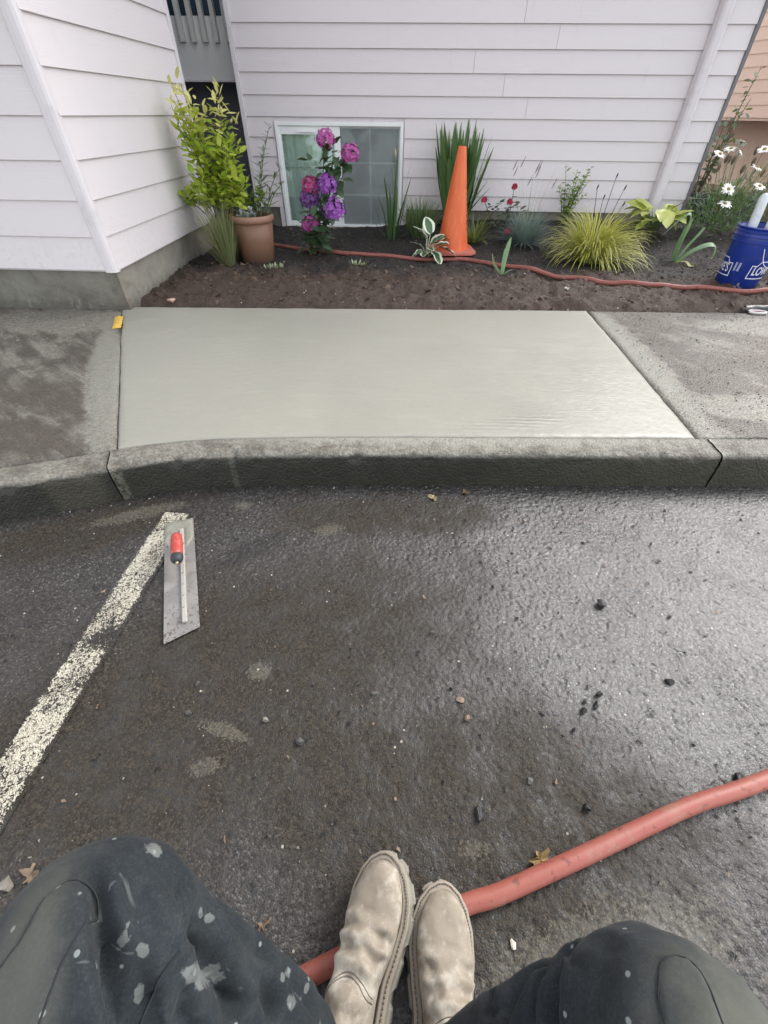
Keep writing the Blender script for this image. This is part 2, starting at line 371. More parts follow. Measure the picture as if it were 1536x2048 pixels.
def f_soil(t, b):
    P = pos(t)
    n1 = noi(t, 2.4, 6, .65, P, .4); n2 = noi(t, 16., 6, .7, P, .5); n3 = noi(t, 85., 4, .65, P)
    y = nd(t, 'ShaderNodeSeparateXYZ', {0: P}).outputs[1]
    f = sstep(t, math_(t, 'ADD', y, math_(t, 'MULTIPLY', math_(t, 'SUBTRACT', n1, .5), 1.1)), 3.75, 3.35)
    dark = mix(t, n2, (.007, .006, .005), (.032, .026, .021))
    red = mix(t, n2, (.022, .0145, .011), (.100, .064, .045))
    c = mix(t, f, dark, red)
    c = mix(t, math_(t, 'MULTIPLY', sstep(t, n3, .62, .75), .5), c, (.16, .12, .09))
    fl = math_(t, 'GREATER_THAN', nd(t, 'ShaderNodeSeparateColor', {0: vor(t, 55., P, 'F1', 'Color')}).outputs[1], .988)
    fl = math_(t, 'MULTIPLY', fl, math_(t, 'LESS_THAN', vor(t, 55., P), .25))
    c = mix(t, fl, c, (.5, .47, .40))
    h = math_(t, 'ADD', n2, math_(t, 'MULTIPLY', n3, .6))
    return {'Base Color': c, 'Roughness': .72, 'Normal': bump(t, h, .8, .02)}
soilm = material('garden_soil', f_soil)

# ------------------------------------------------------------------ ground
def blur(a_, n):
    for _ in range(n):
        a_ = (np.roll(a_, 1, 0)+a_+np.roll(a_, -1, 0))/3; a_ = (np.roll(a_, 1, 1)+a_+np.roll(a_, -1, 1))/3
    return a_/a_.std()
def asphalt_sheet():
    """one sheet to the horizon; the paved strip in view carries real stone-by-stone relief (4 mm grid)"""
    st = .003; xs = np.concatenate([[-60, -20, -8, -4, -2.4], np.arange(-1.7, 2.0, st), [2.8, 4, 8, 20, 60]])
    ys = np.concatenate([[-60, -20, -6, -2, -.8], np.arange(-.36, 1.50, st), [1.9, 3, 6, 20, 60]])
    r_ = np.random.RandomState(5); ny, nx = len(ys), len(xs)
    g1 = blur(r_.randn(ny, nx), 1); g2 = blur(r_.randn(ny, nx), 4); g3 = blur(r_.randn(ny, nx), 30); g4 = blur(r_.randn(ny, nx), 12)
    h = .00095*np.clip(g1, -2, 2.0)*.62+.00016*np.clip(g2, -2.5, 1.6)+.00005*g4+.0004*g3
    pits = np.where(g2+1.1*g1 < -2.5, -.0011, 0); h = h+pits
    X, Y = np.meshgrid(xs, ys)
    # soil film fills the voids on the dirty left side; stones stand proud on the washed right side
    cover = 1/(1+np.exp(-((-X*.9+.25-(Y-.45)**2*1.2)*4))); h *= 1-.35*cover
    ii = np.arange(ny); jj = np.arange(nx); tp = lambda k, n_: np.clip((np.minimum(k, n_-1-k)-5)/30., 0, 1); edge = tp(ii, ny)[:, None]*tp(jj, nx)[None, :]
    Z = h*edge
    # flatten under the stripe edges a little so the paint sheet can follow the same relief
    co = np.stack([X, Y, Z], -1).reshape(-1, 3); i = np.arange((ny-1)*(nx-1)); q = (i//(nx-1))*nx+i % (nx-1)
    f = np.stack([q, q+1, q+nx+1, q+nx], -1)
    me = bpy.data.meshes.new('asphalt'); me.vertices.add(len(co)); me.vertices.foreach_set('co', co.ravel())
    me.loops.add(f.size); me.loops.foreach_set('vertex_index', f.ravel().astype(np.int32)); me.polygons.add(len(f)); me.polygons.foreach_set('loop_start', np.arange(0, f.size, 4, dtype=np.int32))
    me.update(calc_edges=True); me.validate(); me.materials.append(asph); me.polygons.foreach_set('use_smooth', [True]*len(f))
    return me, xs, ys, Z
ame, AXS, AYS, AZ = asphalt_sheet()
tag(link('asphalt', ame), kind='structure')
def aheight(x, y):
    i = int(np.clip(np.searchsorted(AXS, x), 1, len(AXS)-1)); j = int(np.clip(np.searchsorted(AYS, y), 1, len(AYS)-1)); return float(AZ[j, i])
ASPH = bpy.data.objects['asphalt']
# painted bay stripe: a thin sheet just above the asphalt
d = Vector((-.875+.832, -.35-1.095, 0)).normalized(); sx_ = Vector((-d.y, d.x, 0)); L = MB()
def lf(u, v):
    p = Vector((-.832, 1.093, 0))+d*(1.5*v)-sx_*lerp(-.058, .058, u); return (lerp(-.058, .058, u), -1.5*v, aheight(p.x, p.y)+.0012)
L.grid(lf, 29, 375)
po = L.obj('painted_line', asphp, ASPH, smooth=True)
po.location = (-.832, 1.093, .002); po.rotation_euler[2] = math.atan2(d.y, d.x)+math.pi/2
PAINTED = po

# kerb stones
KERB = tag(bpy.data.objects.new('kerb', None), kind='structure'); COL.objects.link(KERB)
def kerbpiece(xa, xb):
    b = MB(); n = max(4, int((xb-xa)/.012)); n = min(n, 300)
    prof = [(0, -.02), (.004, .05), (.008, .112), (.011, .130), (.017, .142), (.028, .1485), (.05, .150), (.085, .1505), (KW, .150), (KW, .0)]
    prof2 = []
    for (c, d_), (e, g) in zip(prof, prof[1:]):
        for k in range(3): prof2.append((lerp(c, e, k/3), lerp(d_, g, k/3)))
    prof2.append(prof[-1]); m_ = len(prof2)-1
    def fn(u, v):
        x = lerp(xa, xb, u); o, z = prof2[round(v*m_)]
        p = Vector((x, kf(x), 0))+kn(x)*o
        r = fbm(p.x*9, p.y*9, z*9)*.004+fbm(p.x*30, z*30, p.y*30)*.003
        chip = -max(0, mn.noise(Vector((p.x*16, p.y*16, z*12)))-.25)*.034*sm(.09, .14, z)*(1-sm(.03, .07, o))
        w = 1 if o < KW-.01 else 0
        return p.x, p.y-r*.7*w-chip*.7, z+(r+chip)*(1 if z > .1 and w else 0)
    b.grid(fn, n, m_)
    # end caps
    for i in (0, n):
        idx = [j*(n+1)+i for j in range(m_+1)]
        b.f.append(tuple(idx if i else idx[::-1])); b.mi.append(0)
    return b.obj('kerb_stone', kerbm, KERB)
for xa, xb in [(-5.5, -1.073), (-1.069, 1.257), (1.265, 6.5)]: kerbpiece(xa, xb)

# pavement slabs (thick sheets, tops a few millimetres apart, real joints between)
WALK = tag(bpy.data.objects.new('pavement', None), kind='structure'); COL.objects.link(WALK)
def slab(name, front, back, nu, nv, mat_, zoff=0., rough=.003, rim=.006, parent=WALK):
    b = MB(); T = {}
    def fn(u, v):
        f, k = front(u), back(u)
        x, y = lerp(f[0], k[0], v), lerp(f[1], k[1], v)
        e = min(u*(Vector(front(1))-Vector(front(0))).length, (1-u)*(Vector(front(1))-Vector(front(0))).length, v*1.4, (1-v)*1.4)
        z = wz(y)+zoff+fbm(x*2, y*2, 1)*rough+fbm(x*14, y*14, 1)*rough*.5-rim*(1-sm(0, .02, e))
        jx = .005*fbm(y*5, u*9, 3)*((1-sm(0, .03, u))+(1-sm(0, .03, 1-u)))
        return x+jx, y, z
    b.grid(fn, nu, nv)
    w = nu+1
    loop = [i for i in range(w)]+[j*w+nu for j in range(1, nv+1)]+[nv*w+i for i in range(nu-1, -1, -1)]+[j*w for j in range(nv-1, 0, -1)]
    o = len(b.v)
    for i in loop: x, y, z = b.v[i]; b.v.append((x, y, z-.10))
    k = len(loop)
    for q in range(k):
        b.f.append((loop[q], o+q, o+(q+1) % k, loop[(q+1) % k])); b.mi.append(0)
    return b.obj(name, mat_, parent)
g = .007
def kb(x, off=g): p = Vector((x, kf(x), 0))+kn(x)*(KW+off); return (p.x, p.y)
SLAB = slab('fresh_slab', lambda u: kb(lerp(-1.047, 1.212, u), .004+.004*mn.noise(Vector((u*24, 0, 0)))), lambda u: (lerp(-1.862, 1.19, u), backedge(lerp(-1.862, 1.19, u))+.004*mn.noise(Vector((u*22, 7, 0)))), 300, 150, newcon, .003, .0012, .005, WALK)
slab('old_slab', lambda u: kb(lerp(-5.0, -1.054, u)), lambda u: (lerp(-6.5, -1.872, u), 2.83), 200, 80, oldcon, 0, .006)
slab('old_slab', lambda u: kb(lerp(1.222, 6.4, u)), lambda u: (lerp(1.20, 6.6, u), backedge(lerp(1.20, 6.6, u))), 260, 100, oldcon, 0, .006)
SLAB['label'] = 'smooth freshly poured wet concrete panel'
# bedding under the slabs so the joints read dark
b = MB(); b.grid(lambda u, v: (lerp(-6.3, 6.5, u), lerp(kback(lerp(-5.2, 6.4, u)).y-.005, 3.2, v), .085), 40, 2)
tag(b.obj('pavement_bedding', soilm, smooth=False), kind='structure')

# garden soil: fine relief near, coarse beyond
b = MB(); b.grid(lambda u, v: (lambda x, y: (x, y, soilr(x, y)))(lerp(-1.9, 3.9, u), lerp(backedge(lerp(-1.9, 3.9, u))-.012, 5.34, v)), 420, 190)
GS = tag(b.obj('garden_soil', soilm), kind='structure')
b = MB(); b.grid(lambda u, v: (lerp(2.0, 30, u), lerp(5.3, 40, v), .16+.05*fbm(u*30, v*30)-.25*sm(6, 14, lerp(5.3, 40, v))), 60, 60)
tag(b.obj('back_yard', soilm), kind='structure')
b = MB(); b.grid(lambda u, v: (lerp(3.88, 30, u), lerp(3.05, 5.34, v), soil(3.9, lerp(3.05, 5.34, v))+.01*fbm(u*60, v*9)), 60, 10)
tag(b.obj('side_yard', soilm), kind='structure')
bvs = BVHTree.FromPolygons([v.co[:] for v in GS.data.vertices], [p.vertices[:] for p in GS.data.polygons])
def gz(x, y):
    h = bvs.ray_cast(Vector((x, y, 2)), Vector((0, 0, -1)))[0]
    return h.z if h is not None else soil(x, y)
# ------------------------------------------------------------------ the grey house
def f_siding(t, b, c1=(.695, .650, .664), c2=(.745, .698, .708), grain=.16):
    P = pos(t); r = rnd(t)
    off = nd(t, 'ShaderNodeCombineXYZ', {0: math_(t, 'MULTIPLY', r, 37.), 1: math_(t, 'MULTIPLY', r, 11.), 2: math_(t, 'MULTIPLY', r, 53.)}).outputs[0]
    Q = nd(t, 'ShaderNodeVectorMath', {0: P, 1: off}, operation='ADD').outputs[0]
    S = scalev(t, Q, (2.2, 2.2, 26.))
    w = nd(t, 'ShaderNodeTexWave', {'Vector': scalev(t, Q, (.9, .9, 9.)), 'Scale': 3.2, 'Distortion': 9., 'Detail': 3., 'Detail Scale': .9}, bands_direction='Z').outputs[1]
    fine = noi(t, 7., 5, .7, S); patch = sstep(t, noi(t, 2.3, 3, .5, scalev(t, Q, (1, 1, 2.5))), .48, .66)
    c = mix(t, math_(t, 'ADD', math_(t, 'MULTIPLY', r, .5), math_(t, 'MULTIPLY', noi(t, .9, 4, .6, P), .5)), c1, c2)
    # splash-back dirt and faint streaks
    st = sstep(t, noi(t, 6., 5, .7, scalev(t, P, (3., 3., .5))), .56, .78)
    c = mix(t, math_(t, 'MULTIPLY', st, .16), c, (.40, .38, .37))
    z = nd(t, 'ShaderNodeSeparateXYZ', {0: P}).outputs[2]
    sp = math_(t, 'MULTIPLY', sstep(t, math_(t, 'ADD', z, math_(t, 'MULTIPLY', fine, .25)), .85, .45), sstep(t, noi(t, 40., 4, .7, P), .5, .68))
    c = mix(t, math_(t, 'MULTIPLY', sp, .22), c, (.30, .26, .22))
    h = math_(t, 'ADD', math_(t, 'MULTIPLY', math_(t, 'MULTIPLY', w, patch), .8), math_(t, 'MULTIPLY', fine, .5))
    return {'Base Color': c, 'Roughness': .58, 'Normal': bump(t, h, grain, .006)}
siding = material('grey_siding', f_siding)
peach = material('peach_siding', lambda t, b: f_siding(t, b, (.82, .60, .47), (.86, .64, .51), .15))
trimm = plain('grey_trim', (.70, .66, .68), .5, .06, 3., .1, 30., dirt=(.36, .35, .34), dirt_amt=.25)
def f_found(t, b):
    P = pos(t); n1 = noi(t, 3.5, 6, .68, P, .6); n2 = noi(t, 18., 6, .7, P); n3 = noi(t, 90., 3, .6, P)
    c = mix(t, n2, (.22, .205, .175), (.36, .34, .29))
    gm = sstep(t, math_(t, 'ADD', math_(t, 'MULTIPLY', n1, .8), math_(t, 'MULTIPLY', n2, .3)), .48, .68)
    y = nd(t, 'ShaderNodeSeparateXYZ', {0: nd(t, 'ShaderNodeNewGeometry').outputs['True Normal']}).outputs[1]
    # the street-side stem wall is overgrown with green-grey algae; the side one is only splashed with mud
    face_col = mix(t, n2, (.075, .078, .062), (.17, .17, .14))
    c = mix(t, math_(t, 'MULTIPLY', sstep(t, y, -.5, -.8), math_(t, 'ADD', .55, math_(t, 'MULTIPLY', gm, .4))), c, face_col)
    c = mix(t, math_(t, 'MULTIPLY', gm, .45), c, (.13, .10, .08))
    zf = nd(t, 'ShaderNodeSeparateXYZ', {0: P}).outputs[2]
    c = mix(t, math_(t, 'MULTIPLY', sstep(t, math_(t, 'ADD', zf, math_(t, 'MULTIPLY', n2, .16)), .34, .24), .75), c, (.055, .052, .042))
    c = mix(t, math_(t, 'MULTIPLY', sstep(t, noi(t, 8., 5, .7, scalev(t, P, (1, 1, .4))), .55, .75), .5), c, (.36, .345, .30))
    return {'Base Color': c, 'Roughness': .8, 'Normal': bump(t, math_(t, 'ADD', n2, math_(t, 'MULTIPLY', n3, .4)), .55, .012)}
found = material('stem_wall_concrete', f_found)
white_v = plain('white_vinyl', (.84, .86, .86), .35, .04, 5., 0)
dark_in = plain('dark_interior', (.02, .022, .026), .8, .2)
def f_glass(t, b):
    g = nd(t, 'ShaderNodeBsdfGlossy', {0: (.9, 1, .98), 1: .03}).outputs[0]
    tr = nd(t, 'ShaderNodeBsdfTransparent', {0: (.94, .985, .97)}).outputs[0]
    fr = nd(t, 'ShaderNodeFresnel', {0: 1.5}).outputs[0]
    ms = nd(t, 'ShaderNodeMixShader', {0: math_(t, 'ADD', math_(t, 'MULTIPLY', fr, 1.4), .06), 1: tr, 2: g}).outputs[0]
    t.links.new(ms, t.nodes['Material Output'].inputs['Surface'])
glass = material('window_glass', f_glass)
def f_screen(t, b):
    P = oco(t)
    wx = nd(t, 'ShaderNodeTexNoise', {'Vector': P, 'Scale': 500., 'Detail': 1.}).outputs[0]
    d = nd(t, 'ShaderNodeBsdfDiffuse', {0: (.40, .44, .445)}).outputs[0]
    tr = nd(t, 'ShaderNodeBsdfTransparent').outputs[0]
    ms = nd(t, 'ShaderNodeMixShader', {0: math_(t, 'ADD', .68, math_(t, 'MULTIPLY', math_(t, 'SUBTRACT', wx, .5), .25)), 1: d, 2: tr}).outputs[0]
    t.links.new(ms, t.nodes['Material Output'].inputs['Surface'])
screenm = material('insect_screen', f_screen)
bluegl = plain('blue_tinted_glass', (.055, .10, .15), .12, .2, 2.)

HOUSE = thing('house', 'pale grey clapboard house with projecting wing and low sliding window', 'house', (0, 5.3, 0))
HOUSE.location = (0, 0, 0)
def part(name, parent=HOUSE): 
    o = bpy.data.objects.new(name, None); COL.objects.link(o); o.parent = parent; o.empty_display_size = .1; return o
TOP = 5.9
# --- plank with lapped cross-section, length along local x, outer side -y
def plank_mesh(L, exp, key={}):
    k = (round(L, 4), round(exp, 4))
    if k in key: return key[k]
    b = MB(); h = exp+.022
    prof = [(-.0225, .001), (-.0215, .0), (-.009, .0), (-.001, h), (-.0065, h)]
    # outer face split so that the long boards can bow a touch
    n = max(1, int(L/.4))
    for i in range(n+1):
        x = L*i/n
        for (yy, z) in prof: b.v.append((x, yy, z))
    q = len(prof)
    for i in range(n):
        for j in range(q):
            b.f.append((i*q+j, i*q+(j+1) % q, (i+1)*q+(j+1) % q, (i+1)*q+j)); b.mi.append(0)
    b.f += [tuple(range(q))[::-1], tuple(n*q+j for j in range(q))]; b.mi += [0, 0]
    me = b.mesh('plank', siding, smooth=False); key[k] = me
    return me
def plank(wall, x, y, z, L, exp, rz=0., mat_=None):
    o = link('plank', plank_mesh(L, exp) if mat_ is None else mat_, wall); o.location = (x, y, z); o.rotation_euler[2] = rz
    o.rotation_euler[0] = random.Random(hash((round(x, 3), round(z, 3)))).uniform(-.002, .002)
    return o
D = 5.30
# back wall -----------------------------------------------------------------
BW = part('back_wall')
XL, XR = -1.56, 2.725
WX0, WX1, WZ0, WZ1 = -1.305, -.092, .225, 1.04
zs = [.387]+[.504+.1425*k for k in range(38)]
joints = {0: [1.1], 1: [.2], 2: [1.62], 3: [.62], 4: [1.05], 5: [.82], 6: [.52], 7: [1.25], 8: [.93], 9: [.60], 10: [1.5]}
rj = random.Random(4)
for k, z in enumerate(zs):
    exp = zs[k+1]-z if k+1 < len(zs) else .1425
    cuts = [XL]
    spans = [(XL, WX0-.012), (WX1+.012, XR)] if z < WZ1-.02 else [(XL, XR)]
    jj = {5: [.82], 6: [.535], 4: [1.06]}.get(k)
    jt = {1: [], 2: [], 3: [], 4: [], 5: [1.01], 6: [.78], 7: [.50], 8: [1.17], 9: [.87], 10: [.57]}.get(k, [rj.uniform(-.6, 2.2)] if k > 10 else [])
    for (s, e) in spans:
        xs = [s]+[j for j in jt if s+.1 < j < e-.1]+[e]
        for q in range(len(xs)-1):
            plank(BW, xs[q]+(.0012 if q else 0), D, z, round(xs[q+1]-xs[q]-(.0024 if q else .0012), 4), exp)
# sheathing behind the boards, with the window opening left free
b = MB()
b.box((XL, D+.001, .2), (WX0, D+.14, TOP)); b.box((WX1, D+.001, .2), (XR, D+.14, TOP)); b.box((WX0, D+.001, WZ1), (WX1, D+.14, TOP))
b.obj('sheathing', trimm, BW, smooth=False)
b = MB(); b.box((WX1+.055, D-.004, -.1), (XR-.005, D+.10, .392)); b.box((XL, D-.004, -.1), (WX0-.055, D+.10, .392))
b.obj('foundation', found, BW, smooth=False)
# left edge trim of the back wall, its return into the alcove, and the right corner bead
b = MB(); b.box((XL-.045, D-.030, .30), (XL-.002, D+.36, TOP)); bevel(b.obj('edge_trim', trimm, BW, smooth=False), .004)
b = MB(); b.box((XR+.001, D-.029, .34), (XR+.03, D+.02, TOP)); bevel(b.obj('corner_trim', plain('dark_trim', (.16, .155, .16), .5), BW, smooth=False), .003)
b = MB(); b.box((XR-.004, D+.021, -.1), (XR+.012, 12.0, TOP)); b.obj('end_wall', trimm, BW, smooth=False)
# window ---------------------------------------------------------------------
WIN = part('window')
b = MB(); f = .028
b.box((WX0, D-.032, WZ0), (WX0+f, D+.07, WZ1)); b.box((WX1-f, D-.032, WZ0), (WX1, D+.07, WZ1))
b.box((WX0+f, D-.032, WZ1-f), (WX1-f, D+.07, WZ1)); b.box((WX0+f, D-.026, WZ0), (WX1-f, D+.07, WZ0+.02))
bevel(b.obj('frame', white_v, WIN, smooth=False), .003)
mx = (WX0+WX1)/2-.02
# left sash is the sliding one (deep top rail), right half fixed behind an insect screen
b = MB(); y0, y1 = D-.018, D+.012
b.box((WX0+f, y0, WZ0+.02), (WX0+f+.022, y1, WZ1-f)); b.box((mx-.03, y0, WZ0+.02), (mx+.028, y1, WZ1-f))
b.box((WX0+f+.022, y0, WZ1-f-.062), (mx-.03, y1, WZ1-f)); b.box((WX0+f+.022, y0, WZ0+.02), (mx-.03, y1, WZ0+.045))
bevel(b.obj('sash', white_v, WIN, smooth=False), .003)
b = MB(); xc = (WX0+mx)/2
b.box((xc-.085, D-.036, WZ1-f-.046), (xc+.085, D-.026, WZ1-f-.034))
b.box((xc-.085, D-.026, WZ1-f-.046), (xc-.077, D-.018, WZ1-f-.034)); b.box((xc+.077, D-.026, WZ1-f-.046), (xc+.085, D-.018, WZ1-f-.034))
bevel(b.obj('sash_pull', white_v, WIN, smooth=False), .002)
b = MB(); b.box((mx+.028, D+.018, WZ1-f-.02), (WX1-f, D+.045, WZ1-f)); b.box((WX1-f-.018, D+.018, WZ0+.02), (WX1-f, D+.045, WZ1-f-.02)); 
bevel(b.obj('fixed_sash', white_v, WIN, smooth=False), .002)
for (xa, xb, yy, topz) in ((WX0+f+.022, mx-.03, D-.004, WZ1-f-.062), (mx+.028, WX1-f-.018, D+.030, WZ1-f-.02)):
    b = MB(); b.box((xa, yy, WZ0+.02), (xb, yy+.004, topz)); b.obj('pane', glass, WIN, smooth=False)
    xm = (xa+xb)/2+.005
    b = MB(); b.box((xm-.008, yy+.0045, WZ0+.02), (xm+.008, yy+.012, topz)); b.obj('muntin', white_v, WIN, smooth=False)
    for q in (.335, .665):
        zq = lerp(WZ0, topz, q)+.01
        b = MB(); b.box((xa, yy+.0125, zq-.007), (xb, yy+.019, zq+.007)); b.obj('muntin', white_v, WIN, smooth=False)
b = MB(); b.box((mx+.03, D+.012, WZ0+.02), (WX1-f-.01, D+.0135, WZ1-f-.012)); b.obj('insect_screen', screenm, WIN, smooth=False)
b = MB(); curt = plain('curtain_cloth', (.78, .84, .80), .8, .12, 3.)
b.grid(lambda u, v: (lerp(WX0+.03, mx+.02, u), D+.046+.012*math.sin(u*38+.8*math.sin(v*2))*(.7+.3*math.sin(u*11)), lerp(WZ0, WZ1+.02, v)), 120, 8)
b.obj('curtain', curt, WIN)
b = MB(); b.grid(lambda u, v: (lerp(mx+.02, WX1, u), D+.18+.012*math.sin(u*26), lerp(WZ0, WZ1+.02, v)), 60, 6)
b.obj('blind', plain('blind_cloth', (.16, .20, .20), .8, .15, 3.), WIN)
b = MB(); b.box((WX0-.2, D+.145, 0), (WX1+.2, D+2.2, 2.3)); b.obj('room', dark_in, WIN, smooth=False)
bpy.data.objects['room'].data.flip_normals()
b = MB(); b.box((WX0-.03, D-.055, WZ0-.045), (WX1+.02, D+.1, WZ0-.001)); bevel(b.obj('sill', plain('sill_concrete', (.20, .165, .135), .85, .3, 20., .4), WIN, smooth=False), .006)
b = MB(); b.box((WX0-.055, D-.020, .20), (WX0-.013, D+.06, .386)); bevel(b.obj('side_casing', trimm, WIN, smooth=False), .003)
b = MB(); b.box((WX1+.001, D-.020, .23), (WX1+.055, D+.06, .386)); bevel(b.obj('side_casing', trimm, WIN, smooth=False), .003)
# downpipe --------------------------------------------------------------------
b = MB(); x0, x1 = 2.372, 2.477
def pipe(z0, z1, gsh=0.):
    n = 6; o = len(b.v)
    prof = [(x0+gsh, D-.028), (x0+.012+gsh, D-.086+gsh), (x0+.030, D-.098+gsh), (x1-.030, D-.098+gsh), (x1-.012-gsh, D-.086+gsh), (x1-gsh, D-.028)]
    for z in (z0, z1): b.v.extend([(x, y, z) for x, y in prof])
    for j in range(6): b.f.append((o+j, o+(j+1) % 6, o+6+(j+1) % 6, o+6+j)); b.mi.append(0)
    b.f.append(tuple(o+j for j in range(6))[::-1]); b.f.append(tuple(o+6+j for j in range(6))); b.mi += [0, 0]
pipe(.80, TOP-.05); DP = b.obj('downpipe', trimm, HOUSE, smooth=False); bevel(DP, .006)
b = MB(); x0 -= .003; x1 += .003; pipe(.30, .81, 0.); bevel(b.obj('lower_section', trimm, DP, smooth=False), .006)
for zq in (1.9, 3.6):
    b = MB(); b.box((x0-.03, D-.104, zq), (x1+.03, D-.018, zq+.025)); b.obj('pipe_strap', trimm, DP, smooth=False)
# wing --------------------------------------------------------------------------
WG = part('wing_wall')
CX, CY = -1.757, 2.742
FY = 4.42
zw = [.402+.1695*k for k in range(32)]
for k, z in enumerate(zw):
    e = .1695
    # side facing the bed: boards run in depth
    plank(WG, CX-.012, CY+.012, z, round(FY-CY-.03, 4), e, RAD(90))
    # front facing the street
    jx = [-2.9] if k % 2 else [-3.6]
    plank(WG, -5.9, CY+.012, z, round(-jx[0]*-1+5.9-.0015, 4) if False else round(jx[0]+5.9-.0015, 4), e)
    plank(WG, jx[0], CY+.012, z, round(CX-.064-jx[0], 4), e)
b = MB(); b.box((-5.9, CY+.013, .39), (CX-.013, FY-.002, TOP)); b.obj('sheathing', trimm, WG, smooth=False)
b = MB()
prof = [(CX-.062, CY+.010), (CX-.062, CY-.012), (CX-.054, CY-.016), (CX-.030, CY-.019), (CX-.010, CY-.016), (CX+.002, CY-.008), (CX+.007, CY+.004), (CX+.008, CY+.026), (CX-.010, CY+.026), (CX-.010, CY+.010)]
for z in (.392, TOP): b.v.extend([(x, y, z) for x, y in prof])
n = len(prof)
for j in range(n): b.f.append((j, (j+1) % n, n+(j+1) % n, n+j)); b.mi.append(0)
b.f += [tuple(range(n))[::-1], tuple(range(n, 2*n))]; b.mi += [0, 0]
b.obj('corner_trim', trimm, WG, smooth=False)
b = MB(); b.box((CX-.04, FY-.016, .36), (CX+.012, FY+.03, TOP)); bevel(b.obj('edge_trim', trimm, WG, smooth=False), .004)
# unseen overhang, added above the wing front to shade it
b = MB(); b.box((-5.9, CY-1.25, 2.25), (CX-.07, CY-.02, TOP)); b.obj('shade_overhang', siding, WG, smooth=False)
# stem wall of the wing, rough cast, slightly set back
b = MB()
def fw(side):
    def fn(u, v):
        z = lerp(-.05, .41, v)
        if side == 0: x, y = lerp(-5.9, CX-.022, u), CY+.022; q = Vector((x, z, 0))
        else: x, y = CX-.022, lerp(CY+.022, FY, u); q = Vector((y+9, z, 0))
        d_ = fbm(q.x*5, q.y*5, 2)*.008+fbm(q.x*20, q.y*20, 4)*.004
        e = sm(0, .05, 1-u) if side == 0 else sm(0, .03, u)
        fl = .03*(1-sm(.12, .22, z))*(1 if side == 0 else .6)
        if side == 0: return x+fl*(1-e)*.6, y-d_*e-fl*.8, z
        return x+d_*e+fl*.6, y-fl*.8*(1-e), z
    return fn
b.grid(fw(0), 200, 24); b.grid(fw(1), 110, 24)
b.obj('foundation', found, WG)
# alcove between wing and back wall: parapet panel, slats, dark recess ---------------------
AL = part('alcove')
PY = 5.62
b = MB(); b.box((-3.2, PY, 1.318), (XL-.047, PY+.06, 1.715)); bevel(b.obj('parapet_panel', plain('smooth_grey_panel', (.76, .765, .75), .7, .05, 2., .12, 40.), AL, smooth=False), .003)
b = MB(); b.box((-3.2, PY-.012, 1.306), (XL-.047, PY+.07, 1.3175)); b.obj('drip_edge', trimm, AL, smooth=False)
for k in range(-3, 7):
    xs = -2.225+.1045*k
    if xs > XL-.1: continue
    b = MB(); b.box((-.019, -.052, 0), (.019, 0, 1.6)); o = bevel(b.obj('slat', plain('slat_paint', (.66, .65, .62), .6, .06), AL, smooth=False), .002)
    o.location = (xs, PY-.002, 1.555)
b = MB(); b.box((-3.2, PY+.10, 1.60), (XL-.047, PY+.115, TOP)); b.obj('stair_glazing', bluegl, AL, smooth=False)
b = MB(); b.box((-3.2, 6.1, -.1), (XL-.03, 6.2, 1.325)); b.box((-3.3, FY+.03, -.1), (-3.2, 7.1, TOP)); b.box((XL-.046, D+.37, -.1), (XL-.03, 7.0, TOP)); b.obj('recess_wall', plain('dark_recess_paint', (.22, .23, .26), .8), AL, smooth=False)
b = MB(); b.box((-3.2, FY+.03, -.1), (XL-.03, 7.0, .19)); b.obj('recess_floor', soilm, AL, smooth=False)
b = MB(); b.box((-3.2, PY+.07, 1.33), (XL-.047, 7.0, 1.45)); b.obj('landing', trimm, AL, smooth=False)
# roof
b = MB(); b.box((-6.2, CY-1.5, TOP), (CX+.45, 12, TOP+.18)); b.box((CX+.45, D-.45, TOP), (XR+.4, 12, TOP+.18)); b.obj('roof', plain('roof_shingle', (.10, .10, .10), .9, .3, 30., .5), HOUSE, smooth=False)

# ------------------------------------------------------------------ peach neighbour house
NH = thing('neighbour_house', 'peach coloured clapboard house beyond the grey corner', 'house', (6.2, 11, 0), rz=RAD(-71.5))
# local x runs away from the camera to the left?  outer side is -y (towards the yard)
pm = {}
def pplank(L, e):
    k = round(L, 3), e
    if k not in pm:
        b = MB(); b.v = [(0, -.02, 0), (L, -.02, 0), (L, -.006, e+.02), (0, -.006, e+.02), (0, 0, 0), (L, 0, 0), (L, 0, e+.02), (0, 0, e+.02)]
        b.f = [(0, 1, 2, 3), (0, 4, 5, 1), (4, 7, 6, 5), (0, 3, 7, 4), (1, 5, 6, 2), (3, 2, 6, 7)]; b.mi = [0]*6
        pm[k] = b.mesh('plank', peach, smooth=False)
    return pm[k]
UPW = part('upper_wall', NH)
for k in range(23):
    o = link('plank', pplank(11., .165), UPW); o.location = (-5.5, 0, 1.10+.165*k)
b = MB(); b.box((-5.5, .001, 1.06), (5.5, 1.3, 4.99)); b.obj('sheathing', peach, UPW, smooth=False)
LOW = part('lower_wall', NH)
for k in range(12):
    o = link('plank', pplank(11., .115), LOW); o.location = (-5.5, 1.1, -.02+.115*k-.35)
b = MB(); b.box((-5.5, 1.101, -.6), (5.5, 1.31, 1.08)); b.obj('sheathing', peach, LOW, smooth=False)
b = MB(); b.box((-5.5, 1.05, -1.0), (5.5, 1.3, -.38)); b.obj('foundation', found, LOW, smooth=False)
b = MB(); b.box((-5.6, -.1, 5.0), (5.6, 8, 5.15)); b.obj('roof', MATS['roof_shingle'], NH, smooth=False)
b = MB(); b.box((-5.5, 1.32, -1), (5.5, 7.5, 4.99)); b.obj('house_body', peach, NH, smooth=False)
